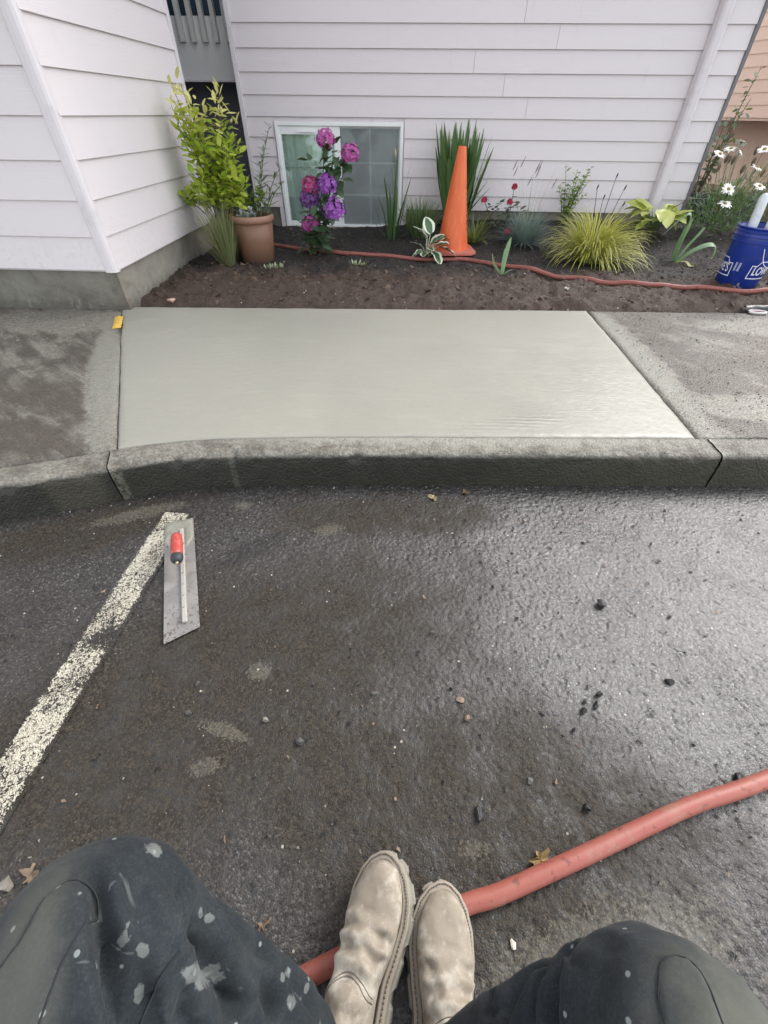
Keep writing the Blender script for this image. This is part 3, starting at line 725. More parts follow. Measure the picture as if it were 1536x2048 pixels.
# ------------------------------------------------------------------ plants
UP = Vector((0, 0, 1))
def leaf_mesh(name, L, W, mat_, n=5, fold=.18, curl=.25, shape=.45, wave=0.):
    """one leaf along +Y, base at the origin; shape = where it is widest"""
    b = MB(); pts = []; wd = []; a = 0.; p = Vector((0, 0, 0))
    for i in range(n+1):
        t = i/n
        w = (t/shape)**.65 if t < shape else ((1-t)/(1-shape))**.8
        wd.append(max(.0015, W*.5*math.sin(min(1, w)*math.pi/2)))
        pts.append(p.copy()); a -= curl/n; p = p+Vector((0, math.cos(a), math.sin(a)))*L/n
    sd = [Vector((1, 0, wave*math.sin(i*1.9))).normalized() for i in range(n+1)]
    b.strip(pts, wd, sd, fold)
    return b.mesh(name, mat_)
def put(me, parent, p, d, up=UP, roll=0., s=1., name='leaf'):
    o = link(name, me, parent)
    o.matrix_local = Matrix.Translation(Vector(p)) @ aim(d, up, roll) @ Matrix.Scale(s, 4)
    return o
def az(a, e): return Vector((math.cos(a)*math.cos(e), math.sin(a)*math.cos(e), math.sin(e)))
def blade(b, p, a, e, L, W, droop, n=6, fold=.3, twist=0., taper=.75):
    """arching blade: azimuth a, start elevation e, droop bends it down along its length"""
    p = Vector(p); pts = []; wd = []; sd = []
    for i in range(n+1):
        t = i/n; el = e-droop*t*t
        pts.append(p.copy()); wd.append(W*.5*max(.06, (1-t**2.2)**taper)*(.6+.4*min(1, t*4)))
        sd.append(Vector((-math.sin(a+twist*t), math.cos(a+twist*t), 0)))
        p = p+az(a, el)*L/n
    b.strip(pts, wd, sd, fold)
def clump(T, n, L, W, e0, droop, mat_, seed, r=.03, name='blades', jit=.35, fold=.25, seg=6, asp=(0, 2*math.pi)):
    R = random.Random(seed); b = MB()
    for i in range(n):
        a = R.uniform(*asp); q = r*math.sqrt(R.random())
        e = RAD(R.uniform(*e0)); l = L*R.uniform(1-jit, 1+jit*.5)
        b.cur = R.randrange(len(mat_)) if isinstance(mat_, list) else 0
        blade(b, (q*math.cos(a), q*math.sin(a), -.01), a+R.uniform(-.35, .35), e, l, W*R.uniform(.7, 1.2), R.uniform(*droop), seg, fold, R.uniform(-.4, .4))
    o = b.obj(name, mat_, T); o['kind'] = 'stuff'
    return o
g_lime = leafmat('lime_leaf', (.40, .52, .05), (.60, .68, .12))
g_mid = leafmat('fresh_green_leaf', (.22, .38, .04), (.42, .56, .06))
g_yel = leafmat('yellow_tip_leaf', (.62, .62, .18), (.78, .74, .34))
g_dk = leafmat('dark_green_leaf', (.022, .050, .022), (.055, .11, .045), .4, .2)
g_iris = leafmat('iris_leaf', (.035, .085, .030), (.085, .17, .06), .42, .25)
g_grey = leafmat('grey_green_leaf', (.07, .11, .075), (.14, .19, .13), .55, .25)
g_fesc = leafmat('blue_fescue', (.12, .18, .18), (.22, .30, .29), .6, .2)
g_gold = leafmat('golden_sedge', (.30, .33, .03), (.56, .56, .10), .45, .3)
g_gold2 = leafmat('golden_sedge_pale', (.45, .45, .14), (.66, .63, .27), .5, .3)
g_grass = leafmat('soft_grass', (.10, .15, .07), (.22, .27, .13), .6, .3)
g_straw = leafmat('straw_grass', (.28, .26, .12), (.42, .38, .20), .7, .3)
g_leek = leafmat('pale_leek_leaf', (.16, .30, .16), (.28, .44, .24), .45, .3)
g_stem = plain('green_stem', (.10, .15, .06), .6)
g_brown = plain('brown_stem', (.10, .075, .05), .8)

# --- tall lime-green shrub -----------------------------------------------------------
SX, SY = -1.435, 3.92
SH = thing('leafy_shrub', 'tall lime green leafy shrub with yellowing tips beside the brown pot', 'shrub', (SX, SY, gz(SX, SY)))
R = random.Random(11); z0 = gz(SX, SY)
lm = [leaf_mesh('leaf', .078, .038, g_lime, 4, .16, .35, .5), leaf_mesh('leaf', .070, .035, g_mid, 4, .2, .5, .5), leaf_mesh('leaf', .064, .033, g_lime, 4, .1, .15, .48), leaf_mesh('leaf', .080, .029, g_yel, 4, .25, .3, .55), leaf_mesh('leaf', .060, .025, g_yel, 4, .2, .6, .5)]
stems = MB(); spots = []
for i in range(42):
    a = R.uniform(0, 6.283); rr = math.sqrt(R.random())
    tx, ty = .30*rr*math.cos(a)+.0, .17*rr*math.sin(a)
    top = R.uniform(.62, .92) if i > 5 else R.uniform(.90, 1.03)
    if i > 20: top = R.uniform(.42, .62); tx *= 1.18
    if i in (26, 27, 28): tx, ty = -.25-R.random()*.04, -.05+.05*i % .1; top = R.uniform(.40, .56)
    base = Vector((R.uniform(-.04, .05), R.uniform(-.03, .04), -.02))
    tip = Vector((tx, ty, top)); mid = base.lerp(tip, .45)+Vector((-tx*.25, -ty*.25, .05))
    pts = [base.lerp(mid, t/4).lerp(mid.lerp(tip, t/4), t/4) for t in range(5)]
    stems.tube(pts, [.005, .0045, .0038, .003, .0015], 5)
    k = R.randint(44, 56)
    for q in range(k):
        t = .42+.58*(q+.5)/k
        p = base.lerp(mid, t).lerp(mid.lerp(tip, t), t)
        spots.append((p, q*2.4+R.uniform(-.4, .4), t))
stems.obj('stems', g_brown, SH)
R.shuffle(spots)
extra = {}
nleaf = 0
for p, a, t in spots:
    e = RAD(R.uniform(-5, 50)) if t < .95 else RAD(R.uniform(40, 80))
    p = p+az(a, .2)*.01+Vector((R.gauss(0, .022), R.gauss(0, .015), R.gauss(0, .015)))
    if p.x < -.295: continue
    if p.z < .36: continue
    yel = p.z > .80+R.uniform(-.05, .12) or (p.x < -.20 and p.z > .74)
    me = R.choice(lm[3:]) if yel else R.choice(lm[:3])
    s = R.uniform(.7, 1.15)
    if nleaf < 300 and (p.y < .04 or p.z > .85 or R.random() < .25):
        put(me, SH, p, az(a, e), UP, R.uniform(-.6, .6), s); nleaf += 1
    else:
        extra.setdefault(me.name, (me, []))[1].append(Matrix.Translation(p) @ aim(az(a, e), UP, R.uniform(-.6, .6)) @ Matrix.Scale(s, 4))
def joined(name, extra, parent):
    b = MB(); mats = []
    for me, ms in extra.values():
        mt = me.materials[0]
        if mt not in mats: mats.append(mt)
        b.cur = mats.index(mt)
        fs = [tuple(p.vertices) for p in me.polygons]
        for M_ in ms: b.add([M_ @ v.co for v in me.vertices], fs)
    if b.v:
        o = b.obj(name, mats, parent); o['kind'] = 'stuff'; return o
joined('inner_foliage', extra, SH)
# --- thin grass bundle in front of the shrub -------------------------------------------
gx, gy = -1.415, 3.70
G1 = thing('grass_bundle', 'thin grey green grass bundle rising between side wall and brown pot', 'grass', (gx, gy, gz(gx, gy)))
clump(G1, 330, .42, .0042, (66, 90), (-.1, .7), [g_grass, g_grass, g_straw], 21, .045, jit=.45)
clump(G1, 110, .50, .0035, (50, 88), (.1, 1.1), [g_straw, g_grass], 22, .05, 'seed_stalks', jit=.4, asp=(1.2, 4.4))

# --- brown pot -----------------------------------------------------------------------
px, py = -1.235, 3.885; pz = gz(px, py)-.012
POT = thing('plant_pot', 'brown terracotta coloured round pot standing on the dark soil', 'pot', (px, py, pz))
def f_pot(t, b):
    P = oco(t); n = noi(t, 6., 6, .65, P); n2 = noi(t, 45., 4, .7, P)
    c = mix(t, n, (.165, .085, .050), (.235, .13, .085))
    z = nd(t, 'ShaderNodeSeparateXYZ', {0: P}).outputs[2]
    d_ = math_(t, 'MULTIPLY', sstep(t, math_(t, 'ADD', z, math_(t, 'MULTIPLY', n2, .10)), .17, .05), sstep(t, n2, .38, .6))
    c = mix(t, math_(t, 'MULTIPLY', d_, .7), c, (.10, .07, .05))
    c = mix(t, math_(t, 'MULTIPLY', sstep(t, n2, .62, .74), .35), c, (.42, .30, .22))
    return {'Base Color': c, 'Roughness': .5, 'Normal': bump(t, n2, .12, .004)}
potm = material('brown_pot', f_pot)
b = MB(); b.lathe([(.118, 0), (.128, .004), (.146, .16), (.155, .285), (.152, .285), (.146, .27), (.142, .25)], 48, capb=True); b.obj('body', potm, POT)
b = MB(); b.lathe([(.156, .272), (.166, .276), (.170, .290), (.170, .308), (.165, .318), (.156, .320), (.149, .314), (.147, .285)], 48); b.obj('rim', plain('pot_rim', (.28, .155, .105), .45, .14, 9.), POT)
b = MB(); b.grid(lambda u, v: ((lambda r, a: (r*math.cos(a), r*math.sin(a), .272+.012*fbm(r*20*math.cos(a), r*20*math.sin(a))))(.146*v, u*6.2832)), 40, 12); b.obj('potting_soil', soilm, POT)
pt = pz+.275
# lily-like stems in the pot
LY = thing('potted_lily', 'slender lily stems with narrow grey green leaves growing in the brown pot', 'plant', (px+.08, py+.02, pt))
R = random.Random(5); st = MB()
ll = [leaf_mesh('leaf', .10, .022, g_grey, 4, .25, .5, .4), leaf_mesh('leaf', .09, .020, g_dk, 4, .25, .9, .4), leaf_mesh('leaf', .11, .021, g_grey, 4, .25, .25, .4)]
for (bx, by, tx, ty, h) in [(-.02, 0, .155, .02, .56), (.02, .03, .19, .04, .33), (.0, -.03, .10, -.02, .44), (.03, .0, .22, -.03, .25), (-.03, .02, .04, .03, .22)]:
    B, T_ = Vector((bx, by, -.02)), Vector((tx, ty, h))
    pts = [B.lerp(T_, t/6)+Vector((-.02, 0, .03))*math.sin(t/6*math.pi) for t in range(7)]
    st.tube(pts, [.005, .0045, .004, .0036, .003, .0024, .0015], 5)
    k = int(h*48)
    for q in range(k):
        t = .12+.88*q/k; i = min(5, int(t*6)); p = pts[i].lerp(pts[i+1], t*6-i)
        put(R.choice(ll), LY, p, az(q*2.4+R.uniform(-.3, .3), RAD(R.uniform(25, 60))), UP, R.uniform(-.4, .4), R.uniform(.65, 1.05)*(1-.35*t))
st.obj('stems', g_stem, LY)
# silvery dusty plant in the pot
DM = thing('silver_plant', 'small silvery white lobed plant inside the brown pot', 'plant', (px-.0, py-.03, pt))
R = random.Random(6); g_sil = leafmat('silver_leaf', (.42, .50, .47), (.60, .66, .62), .7, .15)
b = MB()
def lobed(b, s):
    vs = [(0, 0, 0)]; pts_ = [(.004, .01), (.012, .018), (.008, .026), (.020, .034), (.012, .040), (.018, .052), (.006, .052), (0, .064)]
    return pts_
mlob = MB(); pl_ = lobed(None, 1); vs = [(0, 0, 0)]+[(x, y, .3*x) for x, y in pl_]+[(-x, y, .3*x) for x, y in pl_[::-1][1:]]
cen = [(0, y, -.001) for y in (.01, .03, .05)]
mlob.v = vs; mlob.f = [(0, i, i+1) for i in range(1, len(vs)-1)]; mlob.mi = [0]*len(mlob.f)
ml = mlob.mesh('leaf', g_sil)
for q in range(34): put(ml, DM, (R.uniform(-.07, .03), R.uniform(-.03, .03), R.uniform(.0, .06)), az(R.uniform(0, 6.28), RAD(R.uniform(5, 75))), UP, R.uniform(-.5, .5), R.uniform(.7, 1.25))
# dark leafy sprig between pot and shrub
SP = thing('leafy_sprig', 'fresh green pointed leaf sprig drooping over the back of the brown pot', 'plant', (px-.06, py+.06, pt))
R = random.Random(8); st = MB(); lf = leaf_mesh('leaf', .085, .030, leafmat('bright_sprig_leaf', (.10, .22, .05), (.20, .36, .08)), 4, .2, .5, .4)
for q in range(4):
    a = R.uniform(-.6, 2.4); T_ = Vector((.09*math.cos(a), .05*math.sin(a), R.uniform(.10, .20))); st.tube([Vector((0, 0, -.02)), T_*.5+Vector((0, 0, .03)), T_], [.003, .0026, .0018], 5)
    for k in range(5): put(lf, SP, T_*(.55+.1*k), az(a+k*1.9, RAD(R.uniform(-20, 40))), UP, 0, R.uniform(.7, 1.1))
st.obj('stems', g_stem, SP)

# --- hydrangea ---------------------------------------------------------------------------
hx, hy = -.845, 4.19; hz = gz(hx, hy)
HY = thing('hydrangea', 'pink and purple mophead hydrangea in front of the white window', 'hydrangea', (hx, hy, hz))
def bloommat(name, c1, c2):
    def f(t, b):
        P = pos(t); n = noi(t, 60., 2, .5, P)
        return {'Base Color': mix(t, n, c1, c2), 'Roughness': .6, 'Subsurface Weight': .15, 'Subsurface Radius': (.01, .005, .01)}
    return material(name, f)
bm_ = [bloommat('magenta_petals', (.30, .03, .20), (.56, .12, .42)), bloommat('purple_petals', (.20, .03, .32), (.46, .14, .58)), bloommat('crimson_petals', (.32, .02, .12), (.55, .09, .28)), bloommat('violet_petals', (.11, .03, .20), (.27, .10, .36))]
blooms = [((-.657, 4.15, .957), .068, 0), ((-.473, 4.15, .873), .070, 0), ((-.652, 4.13, .690), .088, 1), ((-.795, 4.15, .680), .070, 2), ((-.815, 4.16, .590), .078, 3), ((-.618, 4.11, .533), .090, 1), ((-.818, 4.12, .425), .076, 0)]
R = random.Random(3); st = MB()
def floret(b, c, nrm, s, R):
    x = nrm.orthogonal().normalized(); x = Matrix.Rotation(R.uniform(0, 6.28), 3, nrm) @ x; y = nrm.cross(x)
    for k in range(4):
        a = k*math.pi/2; d_ = x*math.cos(a)+y*math.sin(a); q = nrm.cross(d_)
        lift = R.uniform(.05, .4)
        vs = [c, c+(d_*.55-q*.42)*s+nrm*s*.22, c+d_*s*1.02+nrm*s*lift, c+(d_*.55+q*.42)*s+nrm*s*.22]
        b.add(vs, [(0, 1, 2, 3)])
hl = [leaf_mesh('leaf', .135, .092, g_dk, 5, .15, .4, .42, .1), leaf_mesh('leaf', .12, .08, g_dk, 5, .2, .8, .42, .1), leaf_mesh('leaf', .115, .075, leafmat('hydrangea_light_leaf', (.06, .11, .06), (.12, .19, .11), .45, .25), 5, .15, .3, .42, .1)]
for i, (c, r, mi) in enumerate(blooms):
    c = Vector(c)-Vector((hx, hy, hz)); b = MB(); n = 78
    for k in range(n):
        zz = 1-1.62*(k+.5)/n; a = k*2.39996; rr = math.sqrt(max(0, 1-zz*zz))
        nv = Vector((rr*math.cos(a), rr*math.sin(a), zz)); nv = (nv+Vector((R.uniform(-.2, .2), R.uniform(-.2, .2), R.uniform(-.2, .2)))).normalized()
        floret(b, Vector((nv.x*r, nv.y*r, nv.z*r*.88))*R.uniform(.82, 1.08)+c, nv, r*R.uniform(.22, .30), R)
    o = b.obj('flower_head', bm_[mi], HY, smooth=False)
    foot = Vector((R.uniform(-.03, .03), R.uniform(-.02, .02), -.02)); mid = Vector((c.x*.5+R.uniform(-.03, .03), c.y*.3, c.z*.5))
    pts = [foot.lerp(mid, t/6).lerp(mid.lerp(c, t/6), t/6) for t in range(7)]
    st.tube(pts, [.008, .0075, .007, .006, .005, .0045, .004], 6)
    for k in range(6):
        t = .30+.12*k; p = foot.lerp(mid, t).lerp(mid.lerp(c, t), t)
        for s_ in (0, math.pi): put(R.choice(hl), HY, p, az(k*1.57+s_+R.uniform(-.4, .4), RAD(R.uniform(-25, 35))), UP, R.uniform(-.3, .3), R.uniform(.6, 1.0))
# upright leafy shoot reaching over the mullion, low leaves and pruned stubs
tipS = Vector((.245, .02, .78)); pts = [Vector((.02, 0, 0)).lerp(tipS, t/5)+Vector((.05, 0, .02))*math.sin(t/5*3.14) for t in range(6)]
st.tube(pts, [.008, .007, .006, .005, .004, .003], 6)
for k in range(16):
    t = .45+.55*k/16; i = min(4, int(t*5)); p = pts[i].lerp(pts[i+1], t*5-i)
    put(R.choice(hl), HY, p, az(k*2.2, RAD(R.uniform(-15, 50))), UP, R.uniform(-.3, .3), R.uniform(.45, .85))
for k in range(9): put(R.choice(hl), HY, (R.uniform(-.06, .12), R.uniform(-.08, 0), R.uniform(.05, .20)), az(R.uniform(-2.6, -.2), RAD(R.uniform(-20, 15))), UP, 0, R.uniform(.7, 1.05))
for (c_, r_, k_) in [((-.70, 4.13, .81), .07, 9), ((-.56, 4.14, .86), .08, 14), ((-.54, 4.13, .76), .07, 10), ((-.68, 4.10, .60), .06, 9), ((-.73, 4.09, .50), .06, 9), ((-.70, 4.10, .40), .07, 9), ((-.74, 4.12, .33), .08, 9)]:
    for q in range(k_): put(R.choice(hl), HY, Vector(c_)-Vector((hx, hy, hz))+Vector((R.gauss(0, r_*.6), R.gauss(0, .03), R.gauss(0, r_*.6))), az(R.uniform(-3.4, .3), RAD(R.uniform(-40, 40))), UP, R.uniform(-.5, .5), R.uniform(.5, .85))
st.obj('stems', plain('hydrangea_wood', (.17, .14, .10), .8), HY)
b = MB()
for k in range(6):
    a = k*1.05+.3; b.tube([Vector((0, 0, -.02)), az(a, RAD(55))*.06, az(a, RAD(62))*R.uniform(.09, .13)], [.007, .006, .004], 6)
b.obj('pruned_stub', plain('bleached_stub', (.36, .31, .24), .85), HY)

# --- iris by the window --------------------------------------------------------------------
def iris(name, label, x, y, blades, mat_, seed, group=None, W=.028, cat='iris', sprd=.05):
    T = thing(name, label, cat, (x, y, gz(x, y)), group); R = random.Random(seed)
    for (a, e, L, dr) in blades:
        b = MB(); q = sprd*R.random(); ox = q*math.cos(a); oy = q*math.sin(a)
        blade(b, (ox, oy, -.02), a, RAD(e), L, W*R.uniform(.8, 1.15), dr, 9, .10, R.uniform(-.5, .5), .55)
        b.obj('leaf', mat_, T)
    return T
R = random.Random(31)
bl = [(R.uniform(0, 6.28), R.uniform(70, 89), R.uniform(.28, .52), R.uniform(-.1, .35)) for _ in range(13)]+[(.1, 80, .60, .1), (1.2, 84, .64, .15), (3.3, 66, .34, -.25), (.0, 30, .22, .1), (6.1, 40, .26, .5), (3.2, 50, .30, .2)]
IW = iris('window_iris', 'upright green iris clump with a bud stalk before the dark window pane', -.165, 4.70, bl, g_iris, 32, W=.030)
b = MB(); b.tube([Vector((.0, 0, 0)), Vector((.012, 0, .3)), Vector((.02, 0, .60))], [.005, .004, .003], 6); b.obj('bud_stalk', g_stem, IW)
b = MB(); b.lathe([(.002, 0), (.009, .015), (.011, .035), (.007, .055), (.001, .065)], 8, (.02, 0, .59)); b.obj('bud', plain('iris_bud', (.40, .36, .22), .7), IW)
# --- big iris fan behind the cone -----------------------------------------------------------
R = random.Random(41); bl = []
for k in range(110):
    a = R.uniform(0, 6.28); rim = abs(math.cos(a))
    bl.append((a, R.uniform(69, 88), R.uniform(.50, .80), R.uniform(-.25, .12)))
bl += [(3.2, 20, .16, .7), (3.0, 48, .34, .6), (-.1, 56, .50, -.1), (.2, 50, .42, .2), (-.3, 58, .45, .3)]
iris('iris_fan', 'large dark green sword leaved iris fan directly behind the orange cone', .455, 5.06, bl, leafmat('iris_fan_leaf', (.05, .115, .04), (.12, .22, .08), .42, .3), 42, W=.062, sprd=.10)

# --- soft grasses --------------------------------------------------------------------------
def grass(name, label, x, y, n, L, W, e0, dr, mt, seed, r=.04, **k):
    T = thing(name, label, 'grass', (x, y, gz(x, y))); clump(T, n, L, W, e0, dr, mt, seed, r, **k); return T
grass('ornamental_grass', 'soft green grass tuft between window and cone', .10, 4.74, 420, .33, .0065, (48, 88), (.1, 1.0), [g_grass, g_iris], 51, .07, jit=.3)
grass('ornamental_grass', 'small yellow green grass tuft just right of the cone base', .60, 4.60, 150, .24, .0065, (25, 80), (.3, 1.6), [g_gold, g_iris, g_grass], 52, .04)
FE = grass('blue_fescue', 'powdery blue fescue mound left of the golden sedge', 1.06, 4.56, 800, .27, .0048, (10, 85), (.2, 1.2), g_fesc, 53, .06)
clump(FE, 22, .58, .0025, (62, 84), (.0, .35), [g_straw, g_grass], 54, .05, 'flower_stalks')
R = random.Random(55)
for k in range(9):
    a = R.uniform(-.5, 3.6); p = Vector((.22*math.cos(a)*R.random()-.05, .05, R.uniform(.36, .56))); b = MB(); b.tube([p, p+Vector((.012, 0, .03)), p+Vector((.028, 0, .075))], [.0015, .0045, .001], 5)
    b.obj('seed_head', plain('seed_brown', (.16, .12, .11), .8), FE)
# --- golden sedge ---------------------------------------------------------------------------
sx, sy = 1.535, 4.13
SG = thing('golden_sedge', 'large golden yellow arching sedge mound behind the red hose', 'sedge', (sx, sy, gz(sx, sy)))
clump(SG, 560, .44, .0095, (38, 88), (1.0, 2.5), [g_gold, g_gold, g_gold2], 61, .08, jit=.35, seg=8)
clump(SG, 230, .46, .0105, (20, 62), (1.2, 2.2), [g_gold2, g_gold], 62, .09, 'outer_blades', jit=.3, seg=8, asp=(-3.3, .2))
b = MB(); R = random.Random(63)
for (tx, tz) in ((-.10, .50), (-.03, .44), (.02, .57), (.11, .50), (.14, .40)):
    b.tube([Vector((tx*.3, 0, .1)), Vector((tx*.6, 0, tz*.6)), Vector((tx*1.0, 0, tz))], [.003, .0028, .002], 5); b.tube([Vector((tx, 0, tz-.02)), Vector((tx+.004, 0, tz)), Vector((tx+.006, 0, tz+.015))], [.002, .006, .002], 6)
b.obj('flower_stalks', plain('dark_stalk', (.05, .045, .035), .8), SG)
# --- small fresh shrub by the wall ------------------------------------------------------------
ux, uy = 1.52, 5.06
US = thing('small_shrub', 'small fresh green bushy shrub against the wall above the golden sedge', 'shrub', (ux, uy, gz(ux, uy)))
R = random.Random(71); st = MB(); um = [leaf_mesh('leaf', .062, .032, leafmat('spring_leaf', (.09, .20, .05), (.22, .36, .10)), 3, .2, .4, .45), leaf_mesh('leaf', .055, .027, g_mid, 3, .2, .4, .45)]
for i in range(18):
    a = R.uniform(0, 6.28); rr = .14*math.sqrt(R.random()); tip = Vector((rr*math.cos(a)*1.1+.02, rr*math.sin(a)*.7, R.uniform(.28, .50)))
    st.tube([Vector((0, 0, -.02)), tip*.5+Vector((0, 0, .04)), tip], [.003, .0025, .0012], 5)
    for q in range(14):
        t = .25+.75*q/14; p = tip*t+Vector((0, 0, .05*math.sin(3.14*t)))
        put(R.choice(um), US, p, az(q*2.4+i, RAD(R.uniform(0, 55))), UP, R.uniform(-.5, .5), R.uniform(.6, 1.1)*(1.1-.4*t))
st.obj('stems', g_stem, US)
# --- roses ----------------------------------------------------------------------------------------
qx, qy = .93, 4.98
RO = thing('rose_bush', 'low rose bush with crimson flowers against the foundation', 'rose', (qx, qy, gz(qx, qy)))
R = random.Random(81); st = MB(); rm_ = [leaf_mesh('leaf', .07, .042, g_dk, 3, .2, .4, .45), leaf_mesh('leaf', .06, .036, g_grey, 3, .2, .4, .45)]
rosem = bloommat('crimson_rose', (.32, .012, .05), (.60, .05, .12)); qz = gz(qx, qy)
for c in [(.704, 4.97, .510), (.967, 4.97, .612), (.943, 4.95, .500), (.905, 4.60, .325)]:
    c = Vector(c)-Vector((qx, qy, qz)); low = c.y < -.2
    b = MB()
    for k in range(26):
        zz = 1-1.3*(k+.5)/26; a = k*2.4; rr = math.sqrt(max(0, 1-zz*zz)); nv = Vector((rr*math.cos(a), rr*math.sin(a), zz))
        floret(b, c+Vector((nv.x*.024, nv.y*.024, nv.z*.026))*(.5+.5*R.random()), nv, .017, R)
    b.obj('flower', rosem, RO, smooth=False)
    f0 = Vector((c.x*.4, c.y*.95 if low else 0, -.03)); st.tube([f0, f0.lerp(c, .5)+Vector((.01, 0, 0)), c], [.004, .0035, .003], 5)
    for q in range(9):
        put(R.choice(rm_), RO, f0.lerp(c, .15+.08*q), az(q*2.4, RAD(R.uniform(-5, 45))), UP, 0, R.uniform(.6, 1.0))
for q in range(60): put(R.choice(rm_), RO, (R.uniform(-.20, .16), R.uniform(-.08, .08), R.uniform(.02, .22)), az(R.uniform(0, 6.28), RAD(R.uniform(-5, 45))), UP, R.uniform(-.4, .4), R.uniform(.6, 1.05))
st.obj('stems', g_brown, RO)
# --- variegated hosta ---------------------------------------------------------------------------
ox, oy = .155, 4.10
HO = thing('variegated_hosta', 'hosta with white edged green leaves in front of the cone base', 'hosta', (ox, oy, gz(ox, oy)))
def f_var(t, b):
    x = nd(t, 'ShaderNodeSeparateXYZ', {0: nd(t, 'ShaderNodeTexCoord').outputs['UV']}).outputs
    n = noi(t, 40., 3, .6, oco(t))
    e = math_(t, 'ADD', math_(t, 'ABSOLUTE', math_(t, 'SUBTRACT', x[0], .5)), math_(t, 'MULTIPLY', math_(t, 'SUBTRACT', n, .5), .18))
    e2 = math_(t, 'ADD', e, sstep(t, x[1], .82, 1., 0, .25))
    c = mix(t, sstep(t, e2, .26, .32), (.05, .115, .045), (.66, .68, .54))
    return {'Base Color': c, 'Roughness': .45}
varm = material('white_edged_leaf', f_var)
def uvleaf(L, W, curl, fold):
    me = leaf_mesh('leaf', L, W, varm, 8, fold, curl, .42, .12); uv = me.uv_layers.new()
    for p in me.polygons:
        for li in p.loop_indices:
            vi = me.loops[li].vertex_index; uv.data[li].uv = ((vi % 3)*.5, (vi//3)/8)
    return me
hm = [uvleaf(.125, .085, 1.0, .25), uvleaf(.105, .07, .7, .35), uvleaf(.085, .05, 1.2, .2)]
R = random.Random(91); st = MB()
for (a, e, rl, me, s) in [(-.2, 10, .13, 0, 1.1), (-.9, -5, .10, 0, 1.), (.5, 35, .13, 0, 1.), (1.6, 60, .15, 1, 1.05), (2.6, 62, .13, 0, .95), (3.3, 40, .08, 1, .9), (-1.8, 15, .07, 1, .8), (-2.4, 30, .06, 2, .9), (.1, 50, .10, 1, 1.), (2.1, 78, .17, 0, .95), (-.5, 30, .12, 1, 1.), (-3.0, 10, .05, 2, 1.), (-1.2, 40, .07, 2, 1.)]:
    tip = az(a, RAD(max(40, e+25)))*rl+Vector((0, 0, .02)); st.tube([Vector((0, 0, -.02)), tip*.5+Vector((0, 0, .01)), tip], [.004, .0035, .003], 5)
    put(hm[me], HO, tip, az(a, RAD(e)), UP, R.uniform(-.3, .3), s*1.3)
st.obj('leaf_stalks', plain('pale_stalk', (.42, .46, .30), .6), HO)
# --- yellow-green hosta on the right ----------------------------------------------------------------
yx, yy_ = 2.30, 4.83
YH = thing('golden_hosta', 'yellow green broad leaved hosta at the foot of the downpipe', 'hosta', (yx, yy_, gz(yx, yy_)))
g_yh = leafmat('golden_hosta_leaf', (.34, .42, .07), (.58, .62, .18), .45, .3); R = random.Random(95); st = MB()
ym = [leaf_mesh('leaf', .23, .13, g_yh, 6, .2, .8, .42, .1), leaf_mesh('leaf', .19, .11, g_yh, 6, .25, 1.1, .42, .1), leaf_mesh('leaf', .20, .115, leafmat('green_hosta_leaf', (.10, .20, .05), (.22, .34, .08)), 6, .2, .9, .42, .1)]
for k in range(30):
    a = k*2.39996+.4; e = R.uniform(-5, 50); rl = R.uniform(.12, .26); tip = az(a, RAD(R.uniform(45, 75)))*rl
    st.tube([Vector((0, 0, -.02)), tip*.5+Vector((0, 0, .02)), tip], [.005, .004, .003], 5)
    put(ym[2] if tip.z < .11 else R.choice(ym[:2]), YH, tip, az(a, RAD(e)), UP, R.uniform(-.4, .4), R.uniform(.75, 1.1))
st.obj('leaf_stalks', g_stem, YH)
b = MB(); b.tube([Vector((.05, 0, .05)), Vector((.12, 0, .22)), Vector((.20, -.01, .27)), Vector((.25, -.02, .20))], [.004, .004, .0035, .002], 6); b.obj('bent_flower_stalk', g_brown, YH)
# --- pale iris with bent leaves ------------------------------------------------------------------------
ix, iy = 2.265, 4.16
IC = thing('bent_iris', 'pale green iris with broad folded over leaves right of the golden sedge', 'iris', (ix, iy, gz(ix, iy)))
def ribbon(name, pts, wd, sdv, mat_, T, fold=.15):
    P_ = [Vector(p) for p in pts]; out = []; n = 18; k = len(P_)-1
    for i in range(n+1):
        f_ = i/n*k; j = min(k-1, int(f_)); t = f_-j
        a0, a1, a2, a3 = P_[max(0, j-1)], P_[j], P_[j+1], P_[min(k, j+2)]
        out.append(.5*((2*a1)+(a2-a0)*t+(2*a0-5*a1+4*a2-a3)*t*t+(3*a1-a0-3*a2+a3)*t**3))
    w = [1.5*lerp(wd[min(len(wd)-2, int(i/n*(len(wd)-1)))], wd[min(len(wd)-2, int(i/n*(len(wd)-1)))+1], i/n*(len(wd)-1)-min(len(wd)-2, int(i/n*(len(wd)-1)))) for i in range(n+1)]
    b = MB(); b.strip(out, w, [Vector(sdv).normalized()]*(n+1), fold); return b.obj(name, mat_, T)
ribbon('leaf', [(0, 0, -.02), (.0, 0, .16), (-.01, 0, .30), (-.05, -.01, .335), (-.12, -.02, .28), (-.20, -.03, .19)], [.014, .020, .023, .022, .016, .002], (.45, .9, .15), g_leek, IC)
ribbon('leaf', [(.01, 0, -.02), (.05, 0, .10), (.10, 0, .19), (.125, .0, .245)], [.013, .020, .024, .018], (.75, .6, 0), g_leek, IC)
ribbon('leaf', [(.01, -.01, -.02), (.08, -.02, .07), (.17, -.03, .125), (.235, -.04, .135), (.265, -.05, .10), (.262, -.06, .04)], [.012, .018, .022, .022, .020, .005], (.2, .95, .25), g_leek, IC)
